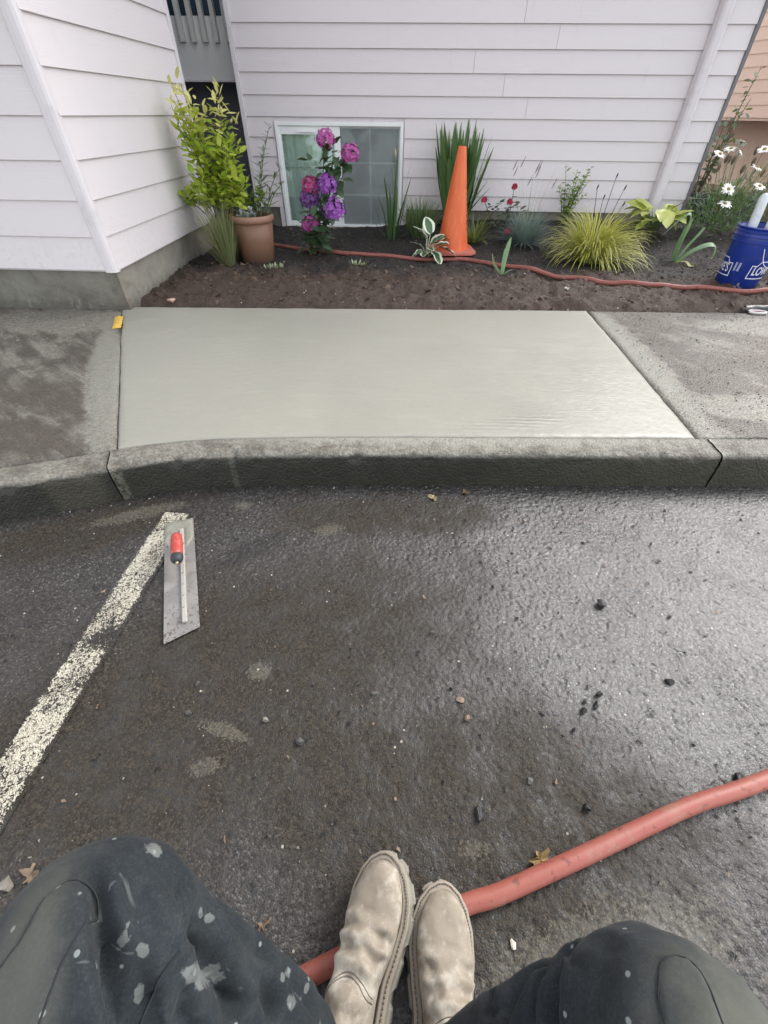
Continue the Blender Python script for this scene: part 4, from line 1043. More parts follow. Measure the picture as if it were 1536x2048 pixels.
ribbon('leaf', [(.0, .01, -.02), (-.01, .02, .10), (.005, .03, .22), (.02, .03, .30)], [.012, .018, .019, .004], (.9, .3, 0), g_leek, IC)
ribbon('wilted_leaf', [(.0, -.02, .0), (.05, -.08, .02), (.07, -.13, .0), (.09, -.16, .006)], [.004, .007, .010, .004], (.7, .5, .2), g_gold2, IC)
# --- lone young iris --------------------------------------------------------------------------------------
lx, ly = .727, 3.63
LK = thing('young_iris', 'single pale young iris shoot in front of the red hose', 'iris', (lx, ly, gz(lx, ly)))
ribbon('leaf', [(0, 0, -.01), (.003, 0, .10), (.012, 0, .20), (.02, 0, .245)], [.009, .012, .011, .001], (.9, .2, 0), g_leek, LK)
ribbon('leaf', [(.004, 0, -.01), (-.004, 0, .08), (-.012, 0, .17)], [.008, .011, .002], (.8, .5, 0), g_leek, LK)
ribbon('leaf', [(.004, -.005, -.01), (.03, -.01, .02), (.075, -.02, .045)], [.006, .009, .002], (.3, .9, .2), g_leek, LK)
ribbon('stalk', [(.0, .01, 0), (-.06, .03, .06), (-.09, .05, .13)], [.006, .008, .002], (.8, .4, .2), g_grass, LK)
# --- small rosettes in the bare soil ---------------------------------------------------------------------------
for (x, y, s, lab) in [(-1.02, 3.58, 1., 'small pale rosette plant in the soil just right of the brown pot'), (-.388, 3.735, .9, 'small pale rosette plant in the soil below the hydrangea hose')]:
    T = thing('rosette_plant', lab, 'plant', (x, y, gz(x, y)), 'rosettes in the bare soil'); R = random.Random(int(x*100)); rl = leaf_mesh('leaf', .045, .017, leafmat('rosette_leaf', (.22, .30, .17), (.44, .50, .32), .5, .2), 3, .3, -.3, .6)
    for k in range(26): put(rl, T, (R.uniform(-.07, .07)*s, R.uniform(-.03, .03), R.uniform(-.004, .008)), az(k*2.4, RAD(R.uniform(15, 70))), UP, 0, R.uniform(.5, .9))
# --- daisies -------------------------------------------------------------------------------------------------------
dx, dy = 2.90, 4.95; dz = gz(dx, dy)
DA = thing('daisy_bush', 'bushy daisy plant with white flowers behind the blue bucket', 'daisy', (dx, dy, dz))
R = random.Random(101); pet = plain('white_petal', (.78, .78, .74), .6, .03); eye = plain('daisy_eye', (.30, .20, .06), .8, .2, 60., .5, 200.)
g_da = leafmat('daisy_leaf', (.05, .11, .045), (.15, .26, .11), .5, .3); b = MB(); st = MB()
for k in range(760):
    a = R.uniform(0, 6.28); rr = math.sqrt(R.random()); h = R.uniform(.02, .40)*(1-.35*rr*rr)
    p = Vector((.31*rr*math.cos(a)+.02, .22*rr*math.sin(a), h)); blade(b, p, a+R.uniform(-1, 1), RAD(R.uniform(-10, 75)), R.uniform(.05, .10), R.uniform(.010, .018), R.uniform(0, 1.2), 3, .2)
o = b.obj('foliage', g_da, DA); o['kind'] = 'stuff'
for (X_, Y_, Z_, s, tx, ty) in [(2.665, 4.9, .870, 1., .2, -.5), (2.748, 4.92, .905, 1., -.2, -.2), (2.800, 4.86, .885, 1., .9, -.2), (2.83, 4.95, .945, .9, .4, .3), (2.814, 4.80, .640, 1.1, .05, -.75), (2.796, 4.72, .545, 1.1, .0, -.35), (3.02, 4.9, .905, 1., -.4, -.3), (3.06, 4.95, .78, .9, .3, -.3), (3.10, 4.85, .66, .9, .1, -.5)]:
    c = Vector((X_-dx, Y_-dy, Z_-dz)); nv = Vector((tx, ty, 1)).normalized(); x = nv.orthogonal().normalized(); y = nv.cross(x)
    f = MB()
    for k in range(17):
        a = k*2*math.pi/17+R.uniform(-.08, .08); d_ = x*math.cos(a)+y*math.sin(a); q = nv.cross(d_); l = .056*s*R.uniform(.88, 1.08); dr = R.uniform(-.25, .12)
        f.add([c+d_*.012-q*.004, c+d_*.012+q*.004, c+d_*l*.6+q*.0105+nv*.004, c+d_*l*.6-q*.0105+nv*.004, c+d_*l+q*.004+nv*l*dr, c+d_*l-q*.004+nv*l*dr], [(0, 1, 2, 3), (3, 2, 4, 5)])
    fl = f.obj('flower', pet, DA, smooth=False)
    f = MB(); M_ = Matrix((x, y, nv)).transposed(); f.lathe([(.0155, 0), (.0145, .006), (.009, .010), (.001, .011)], 12); f.v = [tuple(c+M_ @ Vector(v)) for v in f.v]; f.obj('flower_eye', eye, fl)
    f0 = Vector((c.x*.55, c.y*.4, .2)); st.tube([f0, f0.lerp(c, .5)+Vector((.02, 0, .0)), c-nv*.003], [.003, .0028, .0022], 5)
st.obj('stems', g_stem, DA)
# --- dry seed heads behind the daisies ----------------------------------------------------------------------------------
DS = thing('dry_stalks', 'dry brown seed head stalks standing among the daisies', 'plant', (3.12, 5.25, gz(3.12, 5.25)))
b = MB(); R = random.Random(111)
for k in range(26):
    tip = Vector((R.uniform(-.30, .35), R.uniform(-.2, .2), R.uniform(.35, .68))); b.tube([Vector((tip.x*.3, 0, -.02)), tip*.55, tip], [.0028, .0024, .0018], 5)
    if k < 11:
        hd = MB(); hd.tube([tip-Vector((0, 0, .012)), tip+Vector((.003, 0, .012)), tip+Vector((.006, 0, .04)), tip+Vector((.008, 0, .058))], [.006, .017, .015, .002], 8); hd.obj('seed_head', plain('brown_seed', (.15, .105, .075), .9, .3, 60., .6, 200.), DS)
b.obj('stalks', g_straw, DS)
# --- tall thin shrub at the house corner -------------------------------------------------------------------------------------
TX, TY = 3.20, 6.0
TS = thing('corner_shrub', 'tall sparse grey green shrub at the far corner of the grey house', 'shrub', (TX, TY, .12))
R = random.Random(121); st = MB(); tm = [leaf_mesh('leaf', .075, .044, g_grey, 3, .2, .5, .5), leaf_mesh('leaf', .065, .040, leafmat('olive_leaf', (.06, .10, .05), (.13, .17, .09)), 3, .2, .5, .5)]
for tip, k in [((.10, 0, 1.33), 30), ((.16, .05, 1.12), 26), ((-.02, 0, .98), 24), ((-.17, -.03, .84), 24), ((-.13, .03, .73), 20), ((.12, .02, .90), 26), ((.0, -.05, .74), 22), ((.06, .05, .66), 20)]:
    tip = Vector(tip); ctl = Vector((tip.x*.2, tip.y, tip.z*.6)); P_ = [(ctl*(t/6)).lerp(ctl.lerp(tip, t/6), t/6) for t in range(7)]; st.tube(P_, [.012, .010, .008, .006, .005, .004, .002], 6)
    for q in range(k):
        t = .45+.55*q/k; i = min(5, int(t*6)); p = P_[i].lerp(P_[i+1], t*6-i)+Vector((R.gauss(0, .03), R.gauss(0, .03), R.gauss(0, .02)))
        put(R.choice(tm), TS, p, az(R.uniform(0, 6.28), RAD(R.uniform(-30, 50))), UP, R.uniform(-.6, .6), R.uniform(.6, 1.05))
st.obj('stems', g_brown, TS)
# --- background shrubs in the yard between the houses
R = random.Random(131)
YB = thing('yard_shrub', 'mixed dull green shrub in the yard behind the daisies', 'shrub', (4.1, 6.5, .05))
b = MB()
for k in range(1500):
    a = R.uniform(0, 6.28); q = math.sqrt(R.random()); h = R.random(); p = Vector((.75*q*math.cos(a), .55*q*math.sin(a), .62*h*(1-.4*q)))
    b.cur = R.randrange(3); blade(b, p, R.uniform(0, 6.28), RAD(R.uniform(-20, 80)), R.uniform(.05, .12), R.uniform(.012, .03), R.uniform(0, 1), 2, .2)
o = b.obj('foliage', [g_grey, MATS['olive_leaf'], g_straw], YB); o['kind'] = 'stuff'
# ------------------------------------------------------------------ traffic cone
cx, cy = .385, 4.30; cz = gz(cx, cy)+.002
CO = thing('traffic_cone', 'tall orange traffic cone with black side lettering standing in the bed', 'cone', (cx, cy, cz), rz=RAD(6))
def f_cone(t, b):
    P = oco(t); n = noi(t, 9., 5, .65, P); st = noi(t, 7., 5, .6, scalev(t, P, (6, 6, .8)))
    c = mix(t, n, (.66, .115, .030), (.74, .155, .045))
    c = mix(t, math_(t, 'MULTIPLY', sstep(t, st, .48, .72), .40), c, (.80, .30, .14))
    c = mix(t, math_(t, 'MULTIPLY', sstep(t, noi(t, 30., 5, .7, P), .58, .75), .25), c, (.30, .12, .07))
    return {'Base Color': c, 'Roughness': .5, 'Normal': bump(t, st, .08, .004)}
conem = material('orange_cone', f_cone)
b = MB(); n = 48
def cring(z, r, sq):
    o = []
    for j in range(n):
        a = 2*math.pi*j/n; q = 1/max(abs(math.cos(a)), abs(math.sin(a)), (abs(math.cos(a))+abs(math.sin(a)))/1.30)
        rr = r*lerp(1, q*.93, sq); o.append((rr*math.cos(a), rr*math.sin(a), z))
    return o
rings = [(.022, .150, 1), (.030, .146, .9), (.060, .134, .55), (.11, .122, .2), (.20, .108, 0), (.35, .085, 0), (.5, .062, 0), (.64, .0405, 0), (.690, .033, 0), (.700, .029, 0), (.700, .024, 0), (.66, .022, 0)]
for z, r, s in rings: b.v += cring(z, r, s)
for i in range(len(rings)-1):
    for j in range(n): b.f.append((i*n+j, i*n+(j+1) % n, (i+1)*n+(j+1) % n, (i+1)*n+j)); b.mi.append(0)
CB = b.obj('body', conem, CO)
b = MB(); s_ = .185; c_ = .05
oc = [(-s_+c_, -s_), (s_-c_, -s_), (s_, -s_+c_), (s_, s_-c_), (s_-c_, s_), (-s_+c_, s_), (-s_, s_-c_), (-s_, -s_+c_)]
for z in (0, .024): b.v += [(x, y, z) for x, y in oc]
b.f = [(i, (i+1) % 8, 8+(i+1) % 8, 8+i) for i in range(8)]+[tuple(range(8))[::-1], tuple(range(8, 16))]; b.mi = [0]*10
bevel(b.obj('base_plate', plain('faded_cone_base', (.56, .17, .12), .6, .15, 12., dirt=(.20, .12, .09), dirt_amt=.6), CO, smooth=False), .005)
# black stencilled strokes running down the right flank (only their near edges show)
blk = plain('black_stencil', (.012, .012, .012), .7)
marks = [(.470, .440, 'E'), (.425, .400, 'L'), (.388, .366, 'U'), (.352, .330, 'N'), (.316, .292, 'L'), (.278, .252, 'N'), (.238, .205, 'E'), (.192, .165, 'L')]
for za, zb, g_ in marks:
    b = MB()
    def on(s, z):
        r = lerp(.0405, .108, (.64-z)/.44)+.0008; a = RAD(-32)+s/r; return (r*math.cos(a), r*math.sin(a), z)
    def quad(s0, s1, z0, z1): b.add([on(s0, z0), on(s1, z0), on(s1, z1), on(s0, z1)], [(0, 1, 2, 3)])
    quad(0, .004, zb, za)
    if g_ in 'EL': quad(.004, .016, zb, zb+.005)
    if g_ == 'E': quad(.004, .016, za-.005, za); quad(.004, .013, (za+zb)/2-.0025, (za+zb)/2+.0025)
    if g_ in 'UN': quad(.013, .017, zb, za); quad(.004, .013, za-.005, za) if g_ == 'N' else quad(.004, .013, zb, zb+.005)
    b.obj('stencil_mark', blk, CB, smooth=False)

# ------------------------------------------------------------------ hoses
def f_hose(t, b, c1, c2, spots=1.):
    P = oco(t); n = noi(t, 7., 5, .6, P); n2 = noi(t, 55., 5, .7, P)
    c = mix(t, n, c1, c2)
    c = mix(t, math_(t, 'MULTIPLY', sstep(t, n2, .56, .66), .7*spots), c, (.10, .035, .025))
    c = mix(t, math_(t, 'MULTIPLY', sstep(t, noi(t, 14., 5, .65, P), .52, .72), .45*spots), c, (.30, .20, .14))
    return {'Base Color': c, 'Roughness': .5, 'Normal': bump(t, n2, .12, .003)}
hosem = material('red_rubber_hose', lambda t, b: f_hose(t, b, (.22, .065, .052), (.32, .105, .085)))
hosem2 = material('sun_faded_hose', lambda t, b: f_hose(t, b, (.28, .075, .055), (.37, .12, .09), 1.))
def catm(P, n):
    P = [Vector(p) for p in P]; out = []; k = len(P)-1
    for i in range(n+1):
        f_ = i/n*k; j = min(k-1, int(f_)); t = f_-j
        a0, a1, a2, a3 = P[max(0, j-1)], P[j], P[j+1], P[min(k, j+2)]
        out.append(.5*((2*a1)+(a2-a0)*t+(2*a0-5*a1+4*a2-a3)*t*t+(3*a1-a0-3*a2+a3)*t**3))
    return out
bed = [(-1.75, 4.36), (-1.55, 4.45), (-1.28, 4.437), (-.97, 4.283), (-.688, 4.202), (-.33, 4.135), (.102, 4.037), (.48, 4.036), (.707, 3.869), (.95, 3.687), (1.255, 3.543), (1.572, 3.403), (1.895, 3.333), (2.226, 3.30), (2.56, 3.29), (3.0, 3.30), (3.7, 3.42)]
hp = catm([(x, y, 0) for x, y in bed], 170)
for i, p in enumerate(hp): p.z = max(gz(p.x+dx_, p.y+dy_) for dx_, dy_ in ((0, 0), (.01, .01), (-.01, -.01)))+.0125
hp = [(hp[max(0, i-2)]+hp[max(0, i-1)]+p+hp[min(len(hp)-1, i+1)]+hp[min(len(hp)-1, i+2)])/5 for i, p in enumerate(hp)]
b = MB(); b.tube(hp, .0155, 14); tag(b.obj('garden_hose', hosem), 'thin red hose winding through the planted bed behind the slab', 'hose')
fg = [(-1.2, -.62), (-.7, -.34), (-.35, -.145), (-.133, -.046), (-.02, .0), (.09, .04), (.167, .066), (.225, .082), (.328, .120), (.437, .161), (.556, .207), (.678, .252), (.853, .305), (1.3, .46), (2.2, .85)]
hp = catm([(x, y, .0168) for x, y in fg], 160)
b = MB(); b.tube(hp, .0168, 24); tag(b.obj('garden_hose', hosem2), 'thick faded red hose on the asphalt passing under the boots', 'hose')

# ------------------------------------------------------------------ finishing trowel
A, Bq = Vector((-.804, 1.047, 0)), Vector((-.606, .591, 0)); ax = (Bq-A).normalized(); TL = (Bq-A).length
TR = thing('finishing_trowel', 'steel concrete finishing trowel with red handle lying across the white line', 'trowel', (A.x, A.y, .006))
TR.rotation_euler[2] = math.atan2(ax.y, ax.x)       # local x runs from the toe towards the camera
def f_steel(t, b):
    P = oco(t); n = noi(t, 14., 6, .7, P); n2 = noi(t, 70., 5, .7, P)
    x = nd(t, 'ShaderNodeSeparateXYZ', {0: P}).outputs[0]
    rust = sstep(t, math_(t, 'ADD', n2, math_(t, 'MULTIPLY', sstep(t, x, .30, .5), .10)), .60, .68)
    cem = sstep(t, math_(t, 'ADD', n, .0), .42, .68)
    c = mix(t, n, (.26, .25, .24), (.38, .365, .35))
    c = mix(t, math_(t, 'MULTIPLY', cem, .6), c, (.23, .21, .18))
    c = mix(t, math_(t, 'MULTIPLY', rust, .8), c, (.085, .06, .045))
    dull = math_(t, 'MAXIMUM', cem, rust)
    return {'Base Color': c, 'Metallic': math_(t, 'SUBTRACT', .55, math_(t, 'MULTIPLY', dull, .5)), 'Roughness': math_(t, 'ADD', .42, math_(t, 'MULTIPLY', dull, .25)), 'Normal': bump(t, n2, .15, .002)}
steel = material('worn_steel', f_steel)
b = MB(); w = .0495
b.v = [(0, -w, 0), (TL-.012, -w, 0), (TL+.012, w, 0), (.0, w, 0), (0, -w, .0016), (TL-.012, -w, .0016), (TL+.012, w, .0016), (0, w, .0016)]
b.v = [(0, -w, 0), (TL+.012, -w, 0), (TL-.012, w, 0), (.0, w, 0), (0, -w, .0016), (TL+.012, -w, .0016), (TL-.012, w, .0016), (0, w, .0016)]
b.f = [(0, 3, 2, 1), (4, 5, 6, 7), (0, 1, 5, 4), (1, 2, 6, 5), (2, 3, 7, 6), (3, 0, 4, 7)]; b.mi = [0]*6
b.obj('blade', steel, TR, smooth=False)
b = MB(); b.box((.055, .004, .0018), (TL-.038, .017, .0125)); BAR = bevel(b.obj('mounting_bar', plain('pale_alloy', (.46, .44, .40), .4, .1, 20., metal=.3), TR, smooth=False), .002)
for k in range(8):
    b = MB(); b.lathe([(.0032, 0), (.003, .0012), (.0015, .0018)], 10, (.085+k*.046, .0105, .0125), capt=True); b.obj('rivet', steel, BAR)
b = MB(); b.tube([(.135, .0105, .010), (.135, .0105, .030), (.128, .0105, .050), (.140, .0105, .064), (.165, .0105, .068)], [.007, .007, .0075, .008, .008], 10); b.obj('shank', MATS['pale_alloy'], TR)
redg = plain('red_rubber_grip', (.40, .055, .045), .5, .12, 30., .1, 90., dirt=(.46, .34, .28), dirt_amt=.5)
def lx(b, prof, n=22):
    o = len(b.v)
    for x, r in prof:
        for j in range(n): a = 2*math.pi*j/n; b.v.append((x, .0105+r*math.cos(a), .068+r*.92*math.sin(a)))
    for i in range(len(prof)-1):
        for j in range(n): b.f.append((o+i*n+j, o+(i)*n+(j+1) % n, o+(i+1)*n+(j+1) % n, o+(i+1)*n+j)); b.mi.append(0)
    b.f.append(tuple(o+j for j in range(n))[::-1]); b.f.append(tuple(o+(len(prof)-1)*n+j for j in range(n))); b.mi += [0, 0]
b = MB(); lx(b, [(.142, .004), (.144, .012), (.152, .0165), (.170, .0185), (.200, .0190), (.228, .0178), (.242, .0172)]); GR = b.obj('grip', redg, TR)
b = MB(); lx(b, [(.2422, .0185), (.246, .0192), (.258, .0185), (.266, .0150), (.270, .009)]); b.obj('grip_end', plain('black_rubber', (.03, .034, .038), .55), TR)
b = MB(); lx(b, [(.270, .0052), (.276, .0050)], 6); b.obj('end_nut', plain('brass_nut', (.55, .47, .28), .35, metal=.6), TR)
wetc = plain('grey_cement_paste', (.23, .225, .185), .55, .2, 30., .4, 80.)
b = MB()
def cem(u, v):
    x = lerp(.002, .105-.03*math.sin(v*7)+.018*v, u); y = lerp(-.048, .047, v)
    e = sm(0, .12, u)*sm(0, .12, 1-u)*sm(0, .10, v)*sm(0, .10, 1-v)
    if abs(y-.010) < .010 and x > .05: e *= .3
    return (x, y, .0019+.004*e*(1+.6*fbm(x*40, y*40)))
b.grid(cem, 26, 24); b.obj('cement_smear', wetc, TR)

# ------------------------------------------------------------------ blue bucket
bx, by = 2.405, 3.50; bz = gz(bx, by)-.004
BU = thing('bucket', 'blue plastic bucket with white outlined lettering standing beside the hose', 'bucket', (bx, by, bz))
blue = plain('blue_plastic', (.010, .035, .255), .38, .12, 8., dirt=(.10, .10, .14), dirt_amt=.25)
BR = lambda z: .131+.020*z/.37
b = MB(); b.lathe([(.122, 0), (.131, .006), (BR(.28), .28), (BR(.30)+.001, .30), (BR(.37), .37), (BR(.37)-.004, .370), (BR(.3)-.004, .30), (.126, .012), (.01, .012)], 64, capb=True); BB = b.obj('body', blue, BU)
b = MB()
for z in (.292, .322, .348):
    b.lathe([(BR(z), z-.003), (BR(z)+.006, z-.002), (BR(z)+.006, z+.003), (BR(z), z+.004)], 64)
b.lathe([(BR(.37)-.004, .366), (BR(.37)+.005, .366), (BR(.37)+.005, .374), (BR(.37)-.004, .375)], 64); b.obj('rim', blue, BU)
whp = plain('white_print', (.72, .74, .78), .5, .05)
def wrap(v, ang, z0, r_off=.0008):
    z = z0+v[1]; r = BR(z)+r_off; a = ang+v[0]/r; return (r*math.cos(a), r*math.sin(a), z)
def print_mesh(name, verts, faces, ang, z0, mat_=whp):
    b = MB(); b.add([wrap(v, ang, z0) for v in verts], faces); return b.obj(name, mat_, BB, smooth=False)
def text_mesh(s, size):
    cu = bpy.data.curves.new('lettering', 'FONT'); cu.body = s; cu.size = size; cu.align_x = 'CENTER'; cu.align_y = 'CENTER'; cu.offset = .0012
    o = bpy.data.objects.new('lettering', cu); COL.objects.link(o); dg = bpy.context.evaluated_depsgraph_get()
    me = bpy.data.meshes.new_from_object(o.evaluated_get(dg)); r = ([v.co[:] for v in me.vertices], [tuple(p.vertices) for p in me.polygons])
    bpy.data.objects.remove(o); return r
tv, tf = text_mesh("LOWE'S", .062)
sc_ = .170/(max(v[0] for v in tv)-min(v[0] for v in tv))
tv = [(v[0]*sc_, v[1]*1.15, 0) for v in tv]
def outline(w, h, th):
    P_ = [(-w, -h), (w, -h), (w, h*.62), (w*.62, h*.62), (w*.50, h*1.05), (-w*.50, h*1.05), (-w*.62, h*.62), (-w, h*.62)]
    P_ = [(-w, -h), (w, -h), (w, h*.75), (w*.72, h*.75), (w*.55, h*1.35), (-w*.55, h*1.35), (-w*.72, h*.75), (-w, h*.75)]
    vs = []; fs = []
    for i in range(8):
        (x0, y0), (x1, y1) = P_[i], P_[(i+1) % 8]; L_ = math.hypot(x1-x0, y1-y0); nx, ny = -(y1-y0)/L_*th, (x1-x0)/L_*th; k = max(1, int(L_/.012))
        ex, ey = (x1-x0)/L_*th, (y1-y0)/L_*th
        for q in range(k):
            a0, a1 = q/k, (q+1)/k; xa, ya = lerp(x0-ex*.5, x1+ex*.5, a0), lerp(y0-ey*.5, y1+ey*.5, a0); xb, yb = lerp(x0-ex*.5, x1+ex*.5, a1), lerp(y0-ey*.5, y1+ey*.5, a1)
            o = len(vs); vs += [(xa-nx/2, ya-ny/2), (xb-nx/2, yb-ny/2), (xb+nx/2, yb+ny/2), (xa+nx/2, ya+ny/2)]; fs.append((o, o+1, o+2, o+3))
    return vs, fs
ov, of = outline(.104, .044, .0055)
for ang in (RAD(-62), RAD(-197)):
    print_mesh('lettering', tv, tf, ang, .130); print_mesh('logo_outline', ov, of, ang, .130)
print_mesh('printed_label', [(-.018, -.026), (.018, -.026), (.018, .026), (-.018, .026)], [(0, 1, 2, 3)], RAD(-139), .148, plain('pale_label', (.30, .34, .50), .6, .2, 60.))
b = MB(); b.tube(catm([(-.03, -BR(.3)-.006, .268), (-.0, -BR(.3)-.020, .19), (.05, -BR(.2)-.030, .16), (.13, -.10, .18), (BR(.3)+.008, -.01, .30)], 24), .0022, 8); b.obj('wire_handle', plain('zinc_wire', (.70, .72, .74), .35, metal=.4), BU)
mudf = plain('dried_mud', (.20, .17, .15), .9, .2)
for (s0, z0_, w_, h_) in [(-.05, .025, .012, .010), (-.035, .045, .008, .012), (-.01, .018, .007, .014), (-.025, .03, .006, .006)]:
    print_mesh('mud_spot', [(w_*math.cos(k*.785)*(1+.3*math.sin(k*3)), h_*math.sin(k*.785)) for k in range(8)], [tuple(range(8))], RAD(-100)+s0/.135, z0_, mudf)
# white tubes standing in the bucket
clr = plain('milky_plastic', (.66, .70, .72), .3, .1, 12., dirt=(.30, .24, .20), dirt_amt=.5); bs_ = plain('brown_cap', (.20, .08, .05), .6)
for (dx_, dy_, tx_, ty_, lab) in [(-.055, -.02, -.035, .03, 'cloudy white plastic tube leaning in the bucket, leftmost one'), (.012, -.03, .02, .03, 'pale plastic tube standing upright in the middle of the bucket'), (.075, .02, .05, .05, 'pale plastic tube in the bucket, nearest the right picture edge')]:
    T = thing('plastic_tube', lab, 'tube', (bx+dx_, by+dy_, bz+.014), 'tubes standing in the bucket')
    d_ = Vector((tx_, ty_, .46)); b = MB(); b.tube([d_*.70, d_*.8, d_*1.08, d_*1.13, d_*1.16], [.027, .029, .029, .024, .012], 18); b.obj('tube_body', clr, T)
    b = MB(); b.tube([Vector((0, 0, 0)), d_*.3, d_*.71], [.022, .023, .024], 16); b.obj('brown_sleeve', bs_, T)

# ------------------------------------------------------------------ small hand tool at the pavement edge
tx, ty = 2.30, 2.995
LT = thing('looped_tool', 'small black tool with white rimmed red loop handle at the pavement edge', 'tool', (tx, ty, wz(ty)+.006), rz=RAD(-8))
def loop(o_, i_, z0, z1):
    b = MB(); n = 40
    sh = lambda a, s: (.055*math.cos(a)*(1+.0*s)+(.0), s*math.sin(a)*(1-.25*math.cos(a)))
    for z in (z0, z1):
        for s in (o_, i_):
            for j in range(n):
                a = 2*math.pi*j/n; x = (.050+(s-.02)*.9)*math.cos(a); y = s*math.sin(a); b.v.append((x, y, z))
    for j in range(n):
        k = (j+1) % n
        b.f += [(j, k, n+k, n+j)[::-1], (2*n+j, 2*n+k, 3*n+k, 3*n+j), (j, k, 2*n+k, 2*n+j), (n+k, n+j, 3*n+j, 3*n+k)]; b.mi += [0]*4
    return b
loop(.026, .019, 0, .012).obj('loop_rim', plain('white_rubber', (.74, .73, .71), .5, .05), LT)
loop(.0188, .012, .001, .008).obj('loop_lining', plain('dark_red_plastic', (.22, .03, .03), .5), LT)
b = MB(); b.grid(lambda u, v: (lerp(-.06, .34, u), lerp(.020, .085, v)+.02*math.sin(u*5), .006+.026*math.sin(math.pi*v)*(1-.5*abs(u-.5))+.004*fbm(u*9, v*5)), 24, 10); b.obj('tool_body', plain('black_tool', (.025, .027, .03), .35, .3), LT)
b = MB(); b.box((-.062, -.006, 0), (-.035, .006, .010)); bevel(b.obj('tool_tip', MATS['black_tool'], LT, smooth=False), .002)

# ------------------------------------------------------------------ black planter box at the far corner
PB = thing('planter_box', 'black square planter box standing past the grey house corner', 'planter', (3.12, 5.62, .10))
bp = plain('black_planter', (.022, .026, .028), .45, .2)
b = MB(); b.box((-.25, -.2, 0), (.45, -.17, .385)); b.box((-.25, .25, 0), (.45, .28, .385)); b.box((-.25, -.17, 0), (-.22, .25, .385)); b.box((.42, -.17, 0), (.45, .25, .385)); b.obj('wall', bp, PB, smooth=False)
b = MB(); b.box((-.265, -.215, .385), (.465, -.165, .40)); b.box((-.265, .245, .385), (.465, .295, .40)); b.box((-.265, -.165, .385), (-.215, .245, .40)); b.box((.415, -.165, .385), (.465, .245, .40)); b.obj('rim', bp, PB, smooth=False)
b = MB(); b.box((-.22, -.17, 0), (.42, .25, .34)); b.obj('planter_soil', soilm, PB, smooth=False)

# ------------------------------------------------------------------ stones, leaves and litter
def rock(seed, s, flat=.7):
    R = random.Random(seed); bm = bmesh.new(); bmesh.ops.create_icosphere(bm, subdivisions=3, radius=1); s *= 1.1
    ax = [R.uniform(.75, 1.25) for _ in range(3)]
    pl = [(Vector((R.gauss(0, 1), R.gauss(0, 1), R.gauss(0, 1))).normalized(), R.uniform(.40, .72)) for _ in range(10)]
    for v in bm.verts:
        for n_, d_ in pl:
            k = v.co.dot(n_)-d_
            if k > 0: v.co -= n_*k
        v.co *= 1+.10*mn.noise(v.co*2.3+Vector((seed, 0, 0)))
        v.co = Vector((v.co.x*ax[0]*s, v.co.y*ax[1]*s, v.co.z*ax[2]*s*flat))
    zmin = min(v.co.z for v in bm.verts)
    for v in bm.verts: v.co.z -= zmin+.12*s
    me = bpy.data.meshes.new('stone'); bm.to_mesh(me); bm.free(); return me
grav = plain('grey_gravel', (.075, .072, .068), .6, .3, 60., .4, 200.); gravl = plain('pale_gravel', (.22, .20, .17), .7, .3, 60., .4, 200.); grav_b = plain('black_asphalt_chip', (.018, .018, .019), .45, .3, 60., .5, 200.); gravp = plain('pink_gravel', (.24, .165, .12), .65, .25, 60., .3, 200.); gravw = plain('white_gravel', (.62, .58, .48), .6, .1)
stones = [(-.308, .378, .0115, gravl, 'pale angular stone chip on the dirt below the trowel tip'), (-.213, .331, .0135, grav, 'largest brown grey stone chip on the dirty asphalt left of centre'), (-.507, .385, .010, grav, 'dark crumbly stone chip below the trowel near the white line'), (-.509, .457, .008, grav, 'small grey stone chip just under the trowel heel'),
 (.642, .773, .0165, grav_b, 'largest black asphalt chip, alone on the wet right side'), (.751, .534, .011, grav_b, 'black asphalt chip at the far right above the hose'), (.548, .487, .011, grav_b, 'black chip, upper of the cluster of three right of centre'), (.494, .442, .0105, grav_b, 'black chip, lower left of the cluster of three right of centre'), (.533, .459, .0095, grav_b, 'black chip, middle of the cluster of three right of centre'),
 (.184, .453, .011, gravp, 'pinkish pebble, upper of the two near the picture centre'), (.197, .409, .008, gravp, 'pinkish pebble, lower of the two near the picture centre'), (-.039, .456, .0095, grav, 'grey stone chip above centre at the edge of the dirt film'), (.205, .209, .0125, grav_b, 'dark stone chip above the right boot toe'), (.442, .236, .010, grav_b, 'dark chip just above the middle of the faded hose'),
 (.805, .309, .0125, grav_b, 'dark chip close to the hose at the right picture edge'), (.326, .279, .008, grav, 'little dark chip between the boot toe and the hose, upper right'), (-.732, .045, .012, gravl, 'rounded grey pebble at the left picture edge beside the knee'), (.245, .016, .006, gravw, 'tiny round white pebble beside the right boot')]
for i, (x, y, s, mt, lab) in enumerate(stones):
    me = rock(i+7, s); me.materials.append(mt); o = link('stone_chip', me, None, (x, y, 0)); o.rotation_euler[2] = i*1.3
    tag(o, lab, 'stone', 'loose stone chips on the asphalt')
me = rock(99, .032, .6); me.materials.append(plain('pink_stone', (.46, .30, .22), .6, .15, 30., .2)); me.polygons.foreach_set('use_smooth', [True]*len(me.polygons))
tag(link('stone_chip', me, None, (-1.575, 2.93, gz(-1.575, 2.93)+.002)), 'smooth pinkish stone at the back left corner of the slab', 'stone')
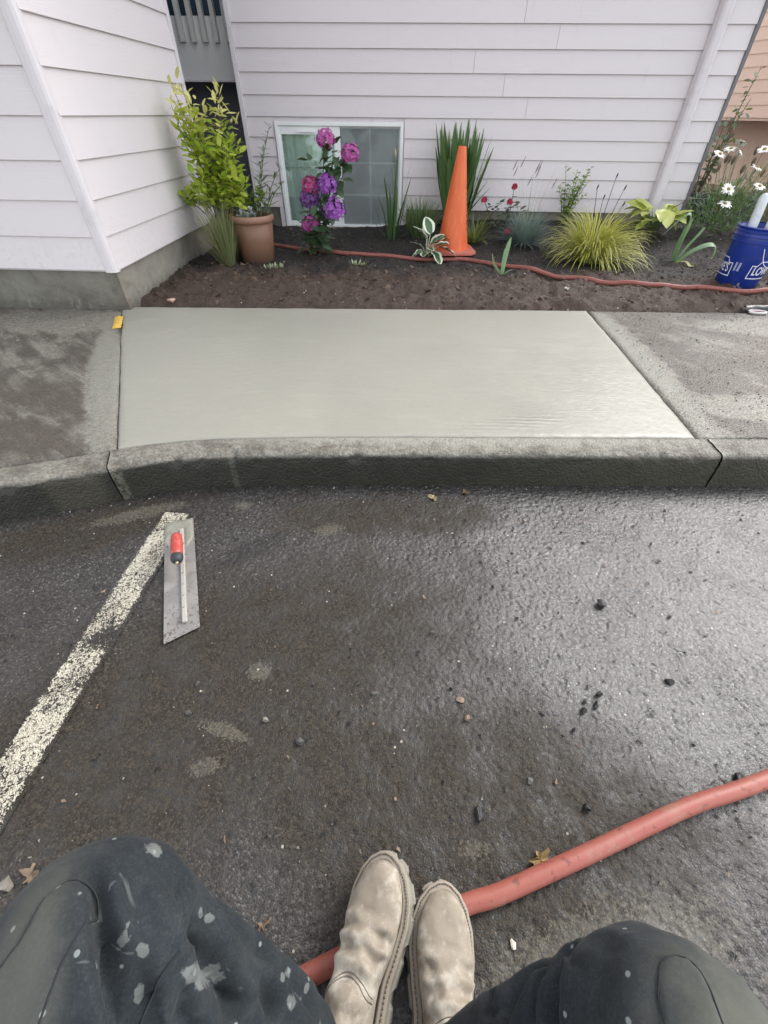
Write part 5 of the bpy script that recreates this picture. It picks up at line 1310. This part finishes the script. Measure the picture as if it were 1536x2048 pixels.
def dryleaf(x, y, z, s, rz, lab, seed, col=(.30, .21, .09)):
    R = random.Random(seed); b = MB(); n = 22; mt = plain('dry_leaf_%d' % int(col[0]*100), col, .7, .35, 60., .3)
    o = []
    for j in range(n):
        a = 2*math.pi*j/n; r = s*(.62+.22*math.sin(a*5+seed)+.16*math.sin(a*2+1.7*seed))*R.uniform(.78, 1.12); o.append((r*math.cos(a), r*.75*math.sin(a), .004+s*.45*abs(math.sin(a*1.5+seed))*R.uniform(.3, 1.1)))
    b.add([(0, 0, .004)]+o, [(0, j+1, (j+1) % n+1) for j in range(n)])
    me = b.mesh('dry_leaf', mt, smooth=False); q = link('dry_leaf', me, None, (x, y, z)); q.rotation_euler[2] = rz; return tag(q, lab, 'leaf', 'fallen leaves')
dryleaf(.321, .140, 0, .030, .6, 'curled golden brown dry leaf beside the faded hose', 1)
dryleaf(.138, 1.235, 0, .026, .2, 'pale tan dry leaf at the foot of the kerb', 2, (.36, .29, .16))
dryleaf(.271, 1.277, 0, .024, 1.2, 'brown dry leaf against the kerb face right of the tan leaf', 3, (.16, .11, .06))
dryleaf(-.694, .062, 0, .028, 2.2, 'flattened brown leaf beside the left knee', 4, (.17, .12, .08))
dryleaf(-.218, .017, 0, .016, 1.0, 'small curled brown leaf left of the boots', 5, (.17, .11, .06))
wl = dryleaf(1.122, 3.25, gz(1.122, 3.25), .028, .7, 'white papery leaf scrap on the bare soil behind the slab', 6, (.66, .63, .52))
# yellow chalk-paint lump at the slab corner
b = MB(); b.grid(lambda u, v: (lerp(-.024, .024, u)+.006*fbm(v*9, 3), lerp(0, .21, v), .004+.012*math.sin(math.pi*u)*(1+.5*fbm(u*6, v*14))*sm(0, .08, v)*sm(0, .10, 1-v)), 10, 30)
o = b.obj('yellow_paint_mark', plain('yellow_paint', (.62, .40, .06), .7, .25, 40., .6, 60., dirt=(.5, .44, .3), dirt_amt=.6)); o.location = (-1.700, 2.44, wz(2.5)+.001); o.rotation_euler[2] = RAD(24)
tag(o, 'lumpy yellow paint mark on the old pavement by the house corner', 'paint mark')
# fine grit (nobody could count it): asphalt grit, soil crumbs, wood chips
R = random.Random(200); b = MB()
def bit(x, y, z, s, R):
    p = [Vector((R.uniform(-1, 1), R.uniform(-1, 1), R.uniform(-.5, .9)))*s for _ in range(5)]; c = Vector((x, y, z))
    b.add([c+q for q in p], [(0, 1, 2), (0, 2, 3), (0, 3, 4), (0, 4, 1), (1, 3, 2), (1, 4, 3)])
for k in range(1500):
    x, y = R.uniform(-1.3, 1.7), R.uniform(-.3, 1.3)
    if y > kf(x)-.01: continue
    b.cur = R.choice([0, 0, 1, 2, 2, 2]); bit(x, y, .003, R.uniform(.0015, .0042), R)
for k in range(330):
    x, y = R.uniform(-1.2, 1.5), R.uniform(0, 1.3)
    if y > kf(x)-.02: continue
    b.cur = R.choice([0, 2, 2, 2, 3]); bit(x, y, .004, R.uniform(.004, .0085), R)
for k in range(420):
    x = R.uniform(-1.3, 1.7); b.cur = R.choice([0, 1, 2, 2]); bit(x, kf(x)-abs(R.gauss(0, .03))-.004, .003, R.uniform(.002, .006), R)
for k in range(90):
    b.cur = 1; bit(R.uniform(-2.6, -1.75), R.uniform(2.1, 2.7), .171, R.uniform(.003, .010), R)
for k in range(1300):
    x, y = R.uniform(1.26, 2.7), R.uniform(1.5, 3.05); b.cur = R.choice([0, 2, 2]); bit(x, y, wz(y)+.002, R.uniform(.002, .006), R)
tag(b.obj('grit', [grav, gravl, grav_b, gravp], smooth=False), 'fine scattered grit on asphalt and pavement', 'grit', kind='stuff')
b = MB()
sc1 = plain('soil_crumb', (.055, .042, .034), .85, .4, 30.); sc2 = plain('pale_wood_chip', (.42, .36, .26), .8, .2); sc3 = plain('red_soil_crumb', (.125, .085, .06), .85, .3, 30.)
for k in range(6500):
    x = R.uniform(-1.75, 3.2); y = R.uniform(backedge(x)+.01, 5.2)
    if y > 3.75: b.cur = 1 if R.random() < .05 else 0; s = R.uniform(.004, .013)
    else: b.cur = 1 if R.random() < .02 else (0 if R.random() < .12 else 2); s = R.uniform(.004, .012) if R.random() < .9 else R.uniform(.014, .028)
    if b.cur == 1: s *= .7
    bit(x, y, gz(x, y)+.002, s, R)
tag(b.obj('soil_crumbs', [sc1, sc2, sc3], smooth=False), 'loose soil crumbs and wood chips over the bed', 'soil', kind='stuff')
# ------------------------------------------------------------------ the seated person: trousers and boots
PE = thing('person', 'seated worker in dark paint stained trousers and tan boots, feet together', 'person', (0, -.1, 0))
PE.location = (0, 0, 0)
def remesh(name, bm_or_mb, vox, it=2):
    me = bm_or_mb.mesh(name, [], True) if isinstance(bm_or_mb, MB) else bm_or_mb
    o = bpy.data.objects.new('tmp', me); COL.objects.link(o)
    r = o.modifiers.new('r', 'REMESH'); r.mode = 'VOXEL'; r.voxel_size = vox
    s = o.modifiers.new('s', 'SMOOTH'); s.iterations = it; s.factor = .6
    dg = bpy.context.evaluated_depsgraph_get(); out = bpy.data.meshes.new_from_object(o.evaluated_get(dg))
    bpy.data.objects.remove(o); return out
def ball(b, c, r, n=10, sx=(1, 1, 1)):
    prof = []
    for i in range(n+1):
        a = -math.pi/2+math.pi*i/n; prof.append((max(1e-4, r*math.cos(a)), r*math.sin(a)))
    o = len(b.v); b.lathe(prof, 16); 
    for k in range(o, len(b.v)): v = b.v[k]; b.v[k] = (c[0]+v[0]*sx[0], c[1]+v[1]*sx[1], c[2]+v[2]*sx[2])
LEGS = {
 'l': [((-.11, -.34, .135), .115), ((-.21, -.23, .28), .108), ((-.295, -.10, .42), .098), ((-.312, -.025, .468), .088), ((-.290, -.002, .455), .080), ((-.245, -.028, .40), .072), ((-.200, -.052, .335), .067), ((-.155, -.075, .270), .066), ((-.122, -.098, .215), .064), ((-.108, -.110, .180), .062)],
 'r': [((.11, -.34, .135), .115), ((.20, -.25, .28), .108), ((.272, -.152, .41), .099), ((.294, -.071, .464), .089), ((.277, -.048, .455), .083), ((.25, -.058, .39), .073), ((.215, -.072, .32), .067), ((.175, -.088, .26), .064), ((.140, -.108, .205), .06), ((.125, -.12, .178), .058)]}
b = MB()
axis = {}
for s, leg in LEGS.items():
    P_ = catm([p for p, r in leg], 90); axis[s] = P_
    for i, p in enumerate(P_):
        t = i/90*(len(leg)-1); j = min(len(leg)-2, int(t)); r = lerp(leg[j][1], leg[j+1][1], t-j)
        ball(b, p, r, 8)
for i in range(9): ball(b, (lerp(-.1, .1, i/8), -.36, .15), .125, 8)
for i in range(6): ball(b, (0, -.40-.01*i, .17+.045*i), .135, 8, (1.25, .9, 1))
tm_ = remesh('trousers', b, .0044, 4)
# folds: creases run as polylines over the cloth; the cloth sinks along them and swells beside them
CRE = [   # (polyline over the cloth, half width, depth)
 ([(-.319, .036, .537), (-.295, .029, .541), (-.278, .017, .542), (-.263, -.003, .539), (-.247, -.028, .526), (-.234, -.06, .503), (-.225, -.1, .47)], .0050, .011),
 ([(-.268, .007, .540), (-.251, -.012, .532), (-.239, -.034, .513), (-.225, -.061, .489), (-.21, -.10, .45)], .0085, .019),
 ([(-.279, .065, .501), (-.252, .035, .517), (-.236, .003, .513), (-.226, -.031, .494), (-.217, -.06, .469)], .0085, .0075),
 ([(-.264, .062, .495), (-.233, .039, .489), (-.217, .024, .477)], .008, .0065), ([(-.232, .049, .468), (-.21, .013, .471), (-.2, -.011, .461)], .0055, .007),
 ([(-.2, -.013, .46), (-.21, -.027, .473), (-.22, -.047, .477), (-.223, -.061, .484)], .0030, .004), ([(-.199, -.03, .457), (-.178, -.039, .425), (-.157, -.049, .39)], .0028, .0035), ([(-.198, -.032, .455), (-.198, -.048, .45), (-.2, -.063, .442)], .006, .007),
 ([(-.214, .035, .446), (-.197, .007, .448), (-.18, -.019, .426), (-.160, -.042, .395), (-.151, -.066, .376)], .0095, .022),
 ([(-.199, .019, .428), (-.171, -.003, .392), (-.14, -.034, .357), (-.113, -.068, .324)], .008, .009), ([(-.175, .005, .386), (-.143, -.015, .336), (-.107, -.035, .287), (-.074, -.066, .242)], .008, .007),
 ([(-.130, -.035, .341), (-.122, -.05, .334), (-.119, -.068, .332)], .007, .006), ([(-.205, .028, .41), (-.165, .002, .365), (-.125, -.012, .305)], .006, .005),
 ([(-.343, .014, .542), (-.325, .026, .543), (-.315, .038, .536)], .006, .003),
 ([(.222, .012, .43), (.214, .001, .415), (.199, -.017, .423), (.191, -.035, .418), (.185, -.07, .42)], .007, .014), ([(.208, .0, .37), (.193, -.011, .35), (.164, -.033, .333), (.152, -.055, .325)], .008, .009),
 ([(.245, .02, .47), (.233, .008, .484), (.218, -.014, .489), (.208, -.039, .485)], .010, .0045), ([(.2, -.011, .388), (.187, -.025, .383), (.179, -.049, .383)], .006, .007), ([(.155, -.03, .27), (.148, -.04, .28), (.148, -.053, .315)], .006, .006),
 ([(.302, .009, .509), (.298, -.005, .525), (.296, -.03, .536), (.296, -.09, .54)], .0040, .006)]
def seg_d(p, pl, par=False):
    best = 9; bp = 0; n_ = len(pl)-1
    for i, (a_, c_) in enumerate(zip(pl, pl[1:])):
        ab = c_-a_; t = max(0, min(1, (p-a_).dot(ab)/ab.length_squared)); d_ = (p-a_-ab*t).length
        if d_ < best: best = d_; bp = (i+t)/n_
    return (best, bp) if par else best
CRE = [([Vector(q) for q in catm([Vector(x) for x in pl], 12)], w_*(1.45 if w_ > .004 else 1), h_*(1.5 if w_ > .004 else 1)) for pl, w_, h_ in CRE]
CR2 = []
for pl, w_, h_ in CRE:
    c_ = sum(pl, Vector())/len(pl); CR2.append((pl, w_, h_, c_, max((q-c_).length for q in pl)+.05))
PAN = [[(-.352, -.10), (-.334, -.033), (-.325, -.012), (-.324, .015), (-.318, .029), (-.299, .029), (-.281, .017), (-.275, 0), (-.279, -.02), (-.281, -.041), (-.283, -.1)],
       [(.243, -.11), (.247, -.034), (.255, -.008), (.270, .007), (.290, .007), (.295, -.005), (.291, -.031), (.288, -.11)]]
def patch_mask(p):
    """doubled knee panel: rounded strip sewn on top of each thigh and knee"""
    if p.z < .44: return 0
    m_ = 0
    for pol in PAN:
        ins = False; dm = 9
        for (x0, y0), (x1, y1) in zip(pol, pol[1:]+pol[:1]):
            if (y0 > p.y) != (y1 > p.y) and p.x < (x1-x0)*(p.y-y0)/(y1-y0)+x0: ins = not ins
            l2 = (x1-x0)**2+(y1-y0)**2; t = max(0, min(1, ((p.x-x0)*(x1-x0)+(p.y-y0)*(y1-y0))/l2)); dm = min(dm, math.hypot(p.x-x0-t*(x1-x0), p.y-y0-t*(y1-y0)))
        e = -dm if ins else dm
        m_ = max(m_, 1-sm(-.0022, .0022, e))
    return m_
vs = tm_.vertices; nor = [v.normal.copy() for v in vs]; npos = []
for v, n_ in zip(vs, nor):
    p = v.co
    if p.y < -.32: npos.append(p.copy()); continue
    d_ = 0
    for pl, w_, h_, c_, rr in CR2:
        if (p-c_).length > rr: continue
        q, tp_ = seg_d(p, pl, True)
        if q < .05: d_ += sm(0, .35, tp_)*sm(0, .12, 1-tp_)*(-h_*math.exp(-(q/w_)**2)+h_*.35*math.exp(-((q-w_*2.1)/(w_*1.1))**2))
    d_ += mn.noise(p*11)*.0022+mn.noise(Vector((p.x*26, p.y*20, p.z*26)))*.0020+mn.noise(p*70)*.0006
    m_ = patch_mask(p); d_ = d_*(1-.45*m_)+.0036*m_
    # side seam ridge on the shin
    npos.append(p+n_*d_)
for v, p in zip(vs, npos): v.co = p
def f_trous(t, b):
    P = pos(t); n = noi(t, 7., 5, .6, P); n2 = noi(t, 24., 6, .65, P, .5); n3 = noi(t, 900., 2, .5, P)
    c = mix(t, n, (.0075, .011, .0145), (.020, .026, .031))
    c = mix(t, math_(t, 'MULTIPLY', sstep(t, noi(t, 330., 3, .7, P), .42, .70), .4), c, (.045, .052, .055))
    dust = sstep(t, math_(t, 'ADD', math_(t, 'MULTIPLY', n2, .6), math_(t, 'MULTIPLY', noi(t, 4.3, 4, .6, P), .5)), .50, .74)
    c = mix(t, math_(t, 'MULTIPLY', dust, .25), c, (.075, .085, .085))
    sp = sstep(t, noi(t, 16., 4, .55, P, 1.2), .655, .70)
    sp2 = math_(t, 'MULTIPLY', math_(t, 'GREATER_THAN', nd(t, 'ShaderNodeSeparateColor', {0: vor(t, 85., P, 'F1', 'Color')}).outputs[0], .95), sstep(t, vor(t, 85., P), .26, .18))
    c = mix(t, math_(t, 'MULTIPLY', math_(t, 'MAXIMUM', math_(t, 'MULTIPLY', sp, .35), sp2), .6), c, (.30, .33, .32))
    nz = noi(t, 85., 4, .6, P, .3); 
    big = None
    for (bx_, by_, rx_, ry_, ro_) in [(-.248, -.008, .017, .006, 1.0), (-.233, -.014, .007, .007, 0), (-.186, -.030, .016, .012, -.3), (-.262, .063, .014, .006, -.5), (-.232, -.045, .005, .012, 0), (-.206, .016, .003, .009, .3), (-.196, .012, .007, .005, 0), (-.118, -.030, .004, .009, .2), (-.105, -.052, .006, .009, .4), (-.095, -.043, .004, .007, .1), (.118, -.085, .004, .006, 0)]:
        m_ = blob(t, P, (bx_, by_), (rx_*.72, ry_*.72), ro_, nz, 2.4, 1.05, .72); big = m_ if big is None else math_(t, 'MAXIMUM', big, m_)
    big = math_(t, 'MULTIPLY', big, sstep(t, noi(t, 160., 3, .6, P), .25, .5, .5, 1.))
    c = mix(t, math_(t, 'MULTIPLY', big, .62), c, (.185, .20, .188))
    # olive dust rubbed into the right knee and the doubled panels
    ol = math_(t, 'MAXIMUM', blob(t, P, (.33, -.06), (.12, .12), 0, n2, .9, 1.1, .2), math_(t, 'MULTIPLY', blob(t, P, (-.315, -.03), (.05, .11), .35, n2, .9, 1.1, .2), .65))
    c = mix(t, math_(t, 'MULTIPLY', ol, .55), c, (.14, .14, .112))
    return {'Base Color': c, 'Roughness': .85, 'Sheen Weight': .05, 'Sheen Roughness': .5, 'Normal': bump(t, math_(t, 'ADD', math_(t, 'MULTIPLY', n3, .35), n2), .25, .003), 'Specular IOR Level': .25}
tm_.materials.clear(); tm_.materials.append(material('dark_work_cloth', f_trous))
tm_.polygons.foreach_set('use_smooth', [True]*len(tm_.polygons))
TRO = link('trousers', tm_, PE)
TRO['label'] = 'dark slate work trousers smeared with pale paint'
tbv = BVHTree.FromPolygons([v.co[:] for v in tm_.vertices], [p.vertices[:] for p in tm_.polygons])
# stitched seams: fine ridges laid on the cloth
seamm = plain('dark_seam', (.016, .019, .022), .9)
def seam(pts, r=.0016):
    q = catm(pts, 40); out = []
    for p in q:
        h = tbv.ray_cast(Vector((p.x, p.y, .9)), Vector((0, 0, -1)))[0]
        if h is not None: out.append(h+Vector((0, 0, .0004)))
    if len(out) > 3: b = MB(); b.tube(out, r, 6); b.obj('seam', seamm, TRO)
seam([(-.262, .0, 0), (-.20, -.013, 0), (-.21, -.027, 0), (-.222, -.052, 0), (-.228, -.09, 0)][1:], .0012)
for pol in PAN: seam([(x, y, 0) for x, y in pol], .0010)

# --- boots -----------------------------------------------------------------------------------
HWX = [(0, .012), (.012, .026), (.04, .035), (.09, .0345), (.14, .0365), (.18, .044), (.215, .0485), (.245, .0465), (.270, .038), (.288, .025), (.298, .010), (.300, .001)]
def hw(y):
    for (a_, b_), (c_, d_) in zip(HWX, HWX[1:]):
        if y <= c_: return lerp(b_, d_, sm(a_, c_, y)*.35+(y-a_)/(c_-a_)*.65)
    return .001
HT = [(0, .10), (.03, .12), (.08, .135), (.12, .122), (.15, .104), (.18, .088), (.21, .079), (.24, .076), (.27, .071), (.288, .058), (.298, .042), (.300, .036)]
def ht(y):
    for (a_, b_), (c_, d_) in zip(HT, HT[1:]):
        if y <= c_: return lerp(b_, d_, (y-a_)/(c_-a_))
    return .03
def cen(y, inner): return inner*(.010*sm(.12, .28, y)-.004)      # toe drifts to the inner side
def lean(z): return .55*max(0, z-.09)          # the shaft tips outward with the shin
def boot(label, inner, M_):
    g = MB(); nn = 28
    ys = [.0005, .008, .02, .04, .06, .08, .10, .12, .14, .16, .18, .2, .22, .24, .255, .268, .279, .288, .2945, .299]
    for y in ys:
        w, h = hw(y)*1.02, ht(y)
        for j in range(nn):
            a = 2*math.pi*j/nn; ca, sa = math.cos(a), math.sin(a); z = .026+(h-.026)*(.5+.5*(abs(sa)**.85)*(1 if sa > 0 else -1))
            k = abs(ca)**.75*(1 if ca > 0 else -1); k *= 1 if sa < 0 else 1-.18*sa
            g.v.append((cen(y, inner)+w*k, y, z))
    for i in range(len(ys)-1):
        for j in range(nn): g.f.append((i*nn+j, i*nn+(j+1) % nn, (i+1)*nn+(j+1) % nn, (i+1)*nn+j)); g.mi.append(0)
    g.f += [tuple(range(nn)), tuple((len(ys)-1)*nn+j for j in range(nn))[::-1]]; g.mi += [0, 0]
    o = len(g.v); sh = [(.075, .050, .040, .050), (.12, .052, .0415, .052), (.15, .054, .043, .054), (.18, .055, .044, .056), (.205, .056, .045, .057)]
    for z, yc, rx, ry in sh:
        for j in range(nn): a = 2*math.pi*j/nn; g.v.append((rx*math.cos(a)-inner*lean(z), yc+ry*math.sin(a), z))
    for i in range(len(sh)-1):
        for j in range(nn): g.f.append((o+i*nn+j, o+i*nn+(j+1) % nn, o+(i+1)*nn+(j+1) % nn, o+(i+1)*nn+j)); g.mi.append(0)
    g.f += [tuple(o+j for j in range(nn))[::-1], tuple(o+(len(sh)-1)*nn+j for j in range(nn))]; g.mi += [0, 0]
    me = remesh('boot', g, .0032, 4)
    cr_ = [([(-.045, .198, .06), (-.015, .205, .09), (.02, .20, .088), (.045, .19, .06)], .0065, .0050), ([(-.045, .168, .06), (-.01, .178, .098), (.025, .172, .095), (.045, .16, .06)], .008, .0060), ([(-.04, .14, .07), (.0, .150, .112), (.04, .14, .075)], .009, .0045),
           ([(-.03, .215, .082), (.005, .19, .094), (.035, .155, .085)], .006, .0032), ([(.035, .20, .07), (.01, .16, .105), (-.03, .13, .09)], .006, .0030), ([(-.035, .105, .10), (0, .115, .135), (.035, .105, .10)], .008, .004)]
    cr_ = [([Vector((q.x*inner, q.y, q.z)) for q in catm(pl, 10)], w_, h_) for pl, w_, h_ in cr_]
    nr = [v.normal.copy() for v in me.vertices]
    for v, n_ in zip(me.vertices, nr):
        p = v.co; d_ = 0
        for pl, w_, h_ in cr_:
            q = seg_d(p, pl)
            if q < .03: d_ += -h_*math.exp(-(q/w_)**2)+h_*.6*math.exp(-((q-w_*2)/(w_*1.1))**2)
        d_ *= .15+.85*sm(.15, .75, n_.z)
        d_ += mn.noise(p*30+Vector((inner*5, 0, 0)))*.0016+mn.noise(p*90)*.0005
        # elastic gore panel at the side of the shaft stands a little recessed
        v.co = p+n_*d_
    me.materials.clear(); me.materials.append(leather); me.polygons.foreach_set('use_smooth', [True]*len(me.polygons))
    B_ = link('boot', me, PE); B_.matrix_world = M_; B_['label'] = label
    bvb = BVHTree.FromPolygons([v.co[:] for v in me.vertices], [p.vertices[:] for p in me.polygons])
    for pl_, r_s in (([(-.043, .085), (-.036, .118), (-.018, .140), (.0, .147), (.018, .140), (.036, .118), (.043, .085)], .0011), ([(-.043, .090), (-.036, .123), (-.018, .145), (.0, .152), (.018, .145), (.036, .123), (.043, .090)], .0008)):
        out = []
        for q in catm([(x_, y_, 0) for x_, y_ in pl_], 48):
            h_ = bvb.ray_cast(Vector((q.x, q.y, .165)), Vector((0, 0, -1)))[0]
            if h_ is not None and h_.z > .03: out.append(h_+Vector((0, 0, .0003)))
        if len(out) > 4: sq = MB(); sq.tube(out, r_s, 6); sq.obj('vamp_seam', stitm, B_)
    # outsole with side lugs, welt and its stitching
    s_ = MB(); N_ = 150; outl = []
    for i in range(N_):
        t = i/N_*2; y = (1-math.cos(math.pi*(t % 1)))*.5*.300; sd_ = 1 if t < 1 else -1
        if t >= 1: y = .300-y
        outl.append((cen(y, inner)+sd_*hw(y), y))
    cxy = Vector((0, .15))
    def off(i, d_):
        p = Vector(outl[i]); a_ = Vector(outl[(i+2) % N_])-Vector(outl[(i-2) % N_]); n_ = Vector((a_.y, -a_.x)); n_ = n_.normalized() if n_.length > 1e-6 else Vector((0, 1)); return p+n_*d_
    lv = [(.000, 0), (.000, 1), (.011, 1), (.013, .0), (.019, 0), (.0265, 0)]
    for z, lug in lv:
        for i in range(N_):
            lg = .0035 if (i % 9) < 6 else -.002
            p = off(i, (.0085+lg) if lug else .0085); s_.v.append((p.x, p.y, z+.010*sm(.20, .30, p.y)))
    for k in range(len(lv)-1):
        for i in range(N_): s_.f.append((k*N_+i, k*N_+(i+1) % N_, (k+1)*N_+(i+1) % N_, (k+1)*N_+i)); s_.mi.append(0)
    s_.f += [tuple(range(N_))[::-1], tuple((len(lv)-1)*N_+i for i in range(N_))]; s_.mi += [0, 0]
    s_.obj('outsole', solem, B_, smooth=False)
    s_ = MB(); lv = [(.0268, .0095), (.0315, .0100), (.0330, .0080), (.0325, .0015), (.037, -.0005), (.034, -.004)]
    for z, d_ in lv:
        for i in range(N_): p = off(i, d_); s_.v.append((p.x, p.y, z+.010*sm(.20, .30, p.y)))
    for k in range(len(lv)-1):
        for i in range(N_): s_.f.append((k*N_+i, k*N_+(i+1) % N_, (k+1)*N_+(i+1) % N_, (k+1)*N_+i)); s_.mi.append(0)
    s_.obj('welt', weltm, B_)
    s_ = MB()
    for i in range(0, N_, 1):
        a_, c_ = off(i, .0050), off((i+1) % N_, .0050); q = a_.lerp(c_, .62); zz = .0332+.010*sm(.20, .30, a_.y)
        s_.tube([(a_.x, a_.y, zz), ((a_.x+q.x)/2, (a_.y+q.y)/2, zz+.0006), (q.x, q.y, zz)], .0011, 5)
    so_ = s_.obj('welt_stitching', stitm, B_); so_['kind'] = 'stuff'
    # elastic gore panel with a raised border, inner and outer side of the shaft
    for sd_ in (-1, 1):
        s_ = MB()
        def gore(u, v, r=.0018):
            a = RAD(lerp(-26, 26, u)); z = lerp(.112, .200, v); wdt = math.sqrt(max(.02, 1-max(0, (.150-z)/.039)**2)) if z < .150 else 1
            rx = lerp(.0415, .047, sm(.12, .24, z))+r; ry = lerp(.052, .060, sm(.12, .24, z))+r
            return (sd_*rx*math.cos(a*wdt)-inner*lean(z), .054+ry*math.sin(a*wdt), z)
        s_.grid(gore, 14, 18); s_.obj('elastic_panel', gorem, B_)
        s_ = MB(); bord = [gore(0, 1-i/14, .0022) for i in range(15)]+[gore(i/10, 0, .0026) for i in range(1, 10)]+[gore(1, i/14, .0022) for i in range(15)]
        s_.tube(bord, .0022, 6); s_.obj('panel_piping', weltm, B_)
    return B_
def f_leath(t, b):
    P = oco(t); n = noi(t, 18., 6, .65, P, .3); n2 = noi(t, 55., 6, .7, P); n3 = noi(t, 420., 2, .5, P)
    c = mix(t, n, (.15, .12, .088), (.38, .335, .27))
    du = sstep(t, math_(t, 'ADD', math_(t, 'MULTIPLY', n2, .5), math_(t, 'MULTIPLY', noi(t, 11., 4, .6, P), .6)), .50, .68)
    c = mix(t, math_(t, 'MULTIPLY', du, .75), c, (.50, .465, .40))
    y = nd(t, 'ShaderNodeSeparateXYZ', {0: P}).outputs[1]
    dk = math_(t, 'MULTIPLY', sstep(t, noi(t, 13., 5, .6, P, .8), .50, .70), .6)
    c = mix(t, dk, c, (.14, .10, .07))
    return {'Base Color': c, 'Roughness': .75, 'Specular IOR Level': .3, 'Normal': bump(t, math_(t, 'ADD', math_(t, 'MULTIPLY', n3, .4), n2), .22, .002)}
leather = material('dusty_tan_leather', f_leath)
solem = plain('dusty_grey_sole', (.25, .235, .195), .8, .2, 40., .3, 120.); weltm = plain('tan_welt', (.28, .24, .19), .75, .2, 40.); stitm = plain('dark_stitch', (.15, .13, .11), .8); gorem = plain('tan_elastic', (.33, .25, .17), .85, .15, 60., .4, 300.)
def place(toe, heel, roll, lift):
    """toe and heel points of the sole centre line; roll tips the boot about its length"""
    d_ = (Vector(toe)-Vector(heel)).normalized(); x = d_.cross(UP).normalized(); z = x.cross(d_)
    M_ = Matrix((x, d_, z)).transposed().to_4x4() @ Matrix.Rotation(roll, 4, 'Y'); M_.translation = Vector(toe)-d_*.300+Vector((0, 0, lift)); return M_
boot('tan leather boot tipped outward, showing its lugged sole edge', 1, place((.014, .120, .034), (-.030, -.170, .006), RAD(-19), .012))
boot('tan leather boot lying flat with creased toe', -1, place((.116, .084, .012), (.083, -.21, .004), RAD(9), .006))
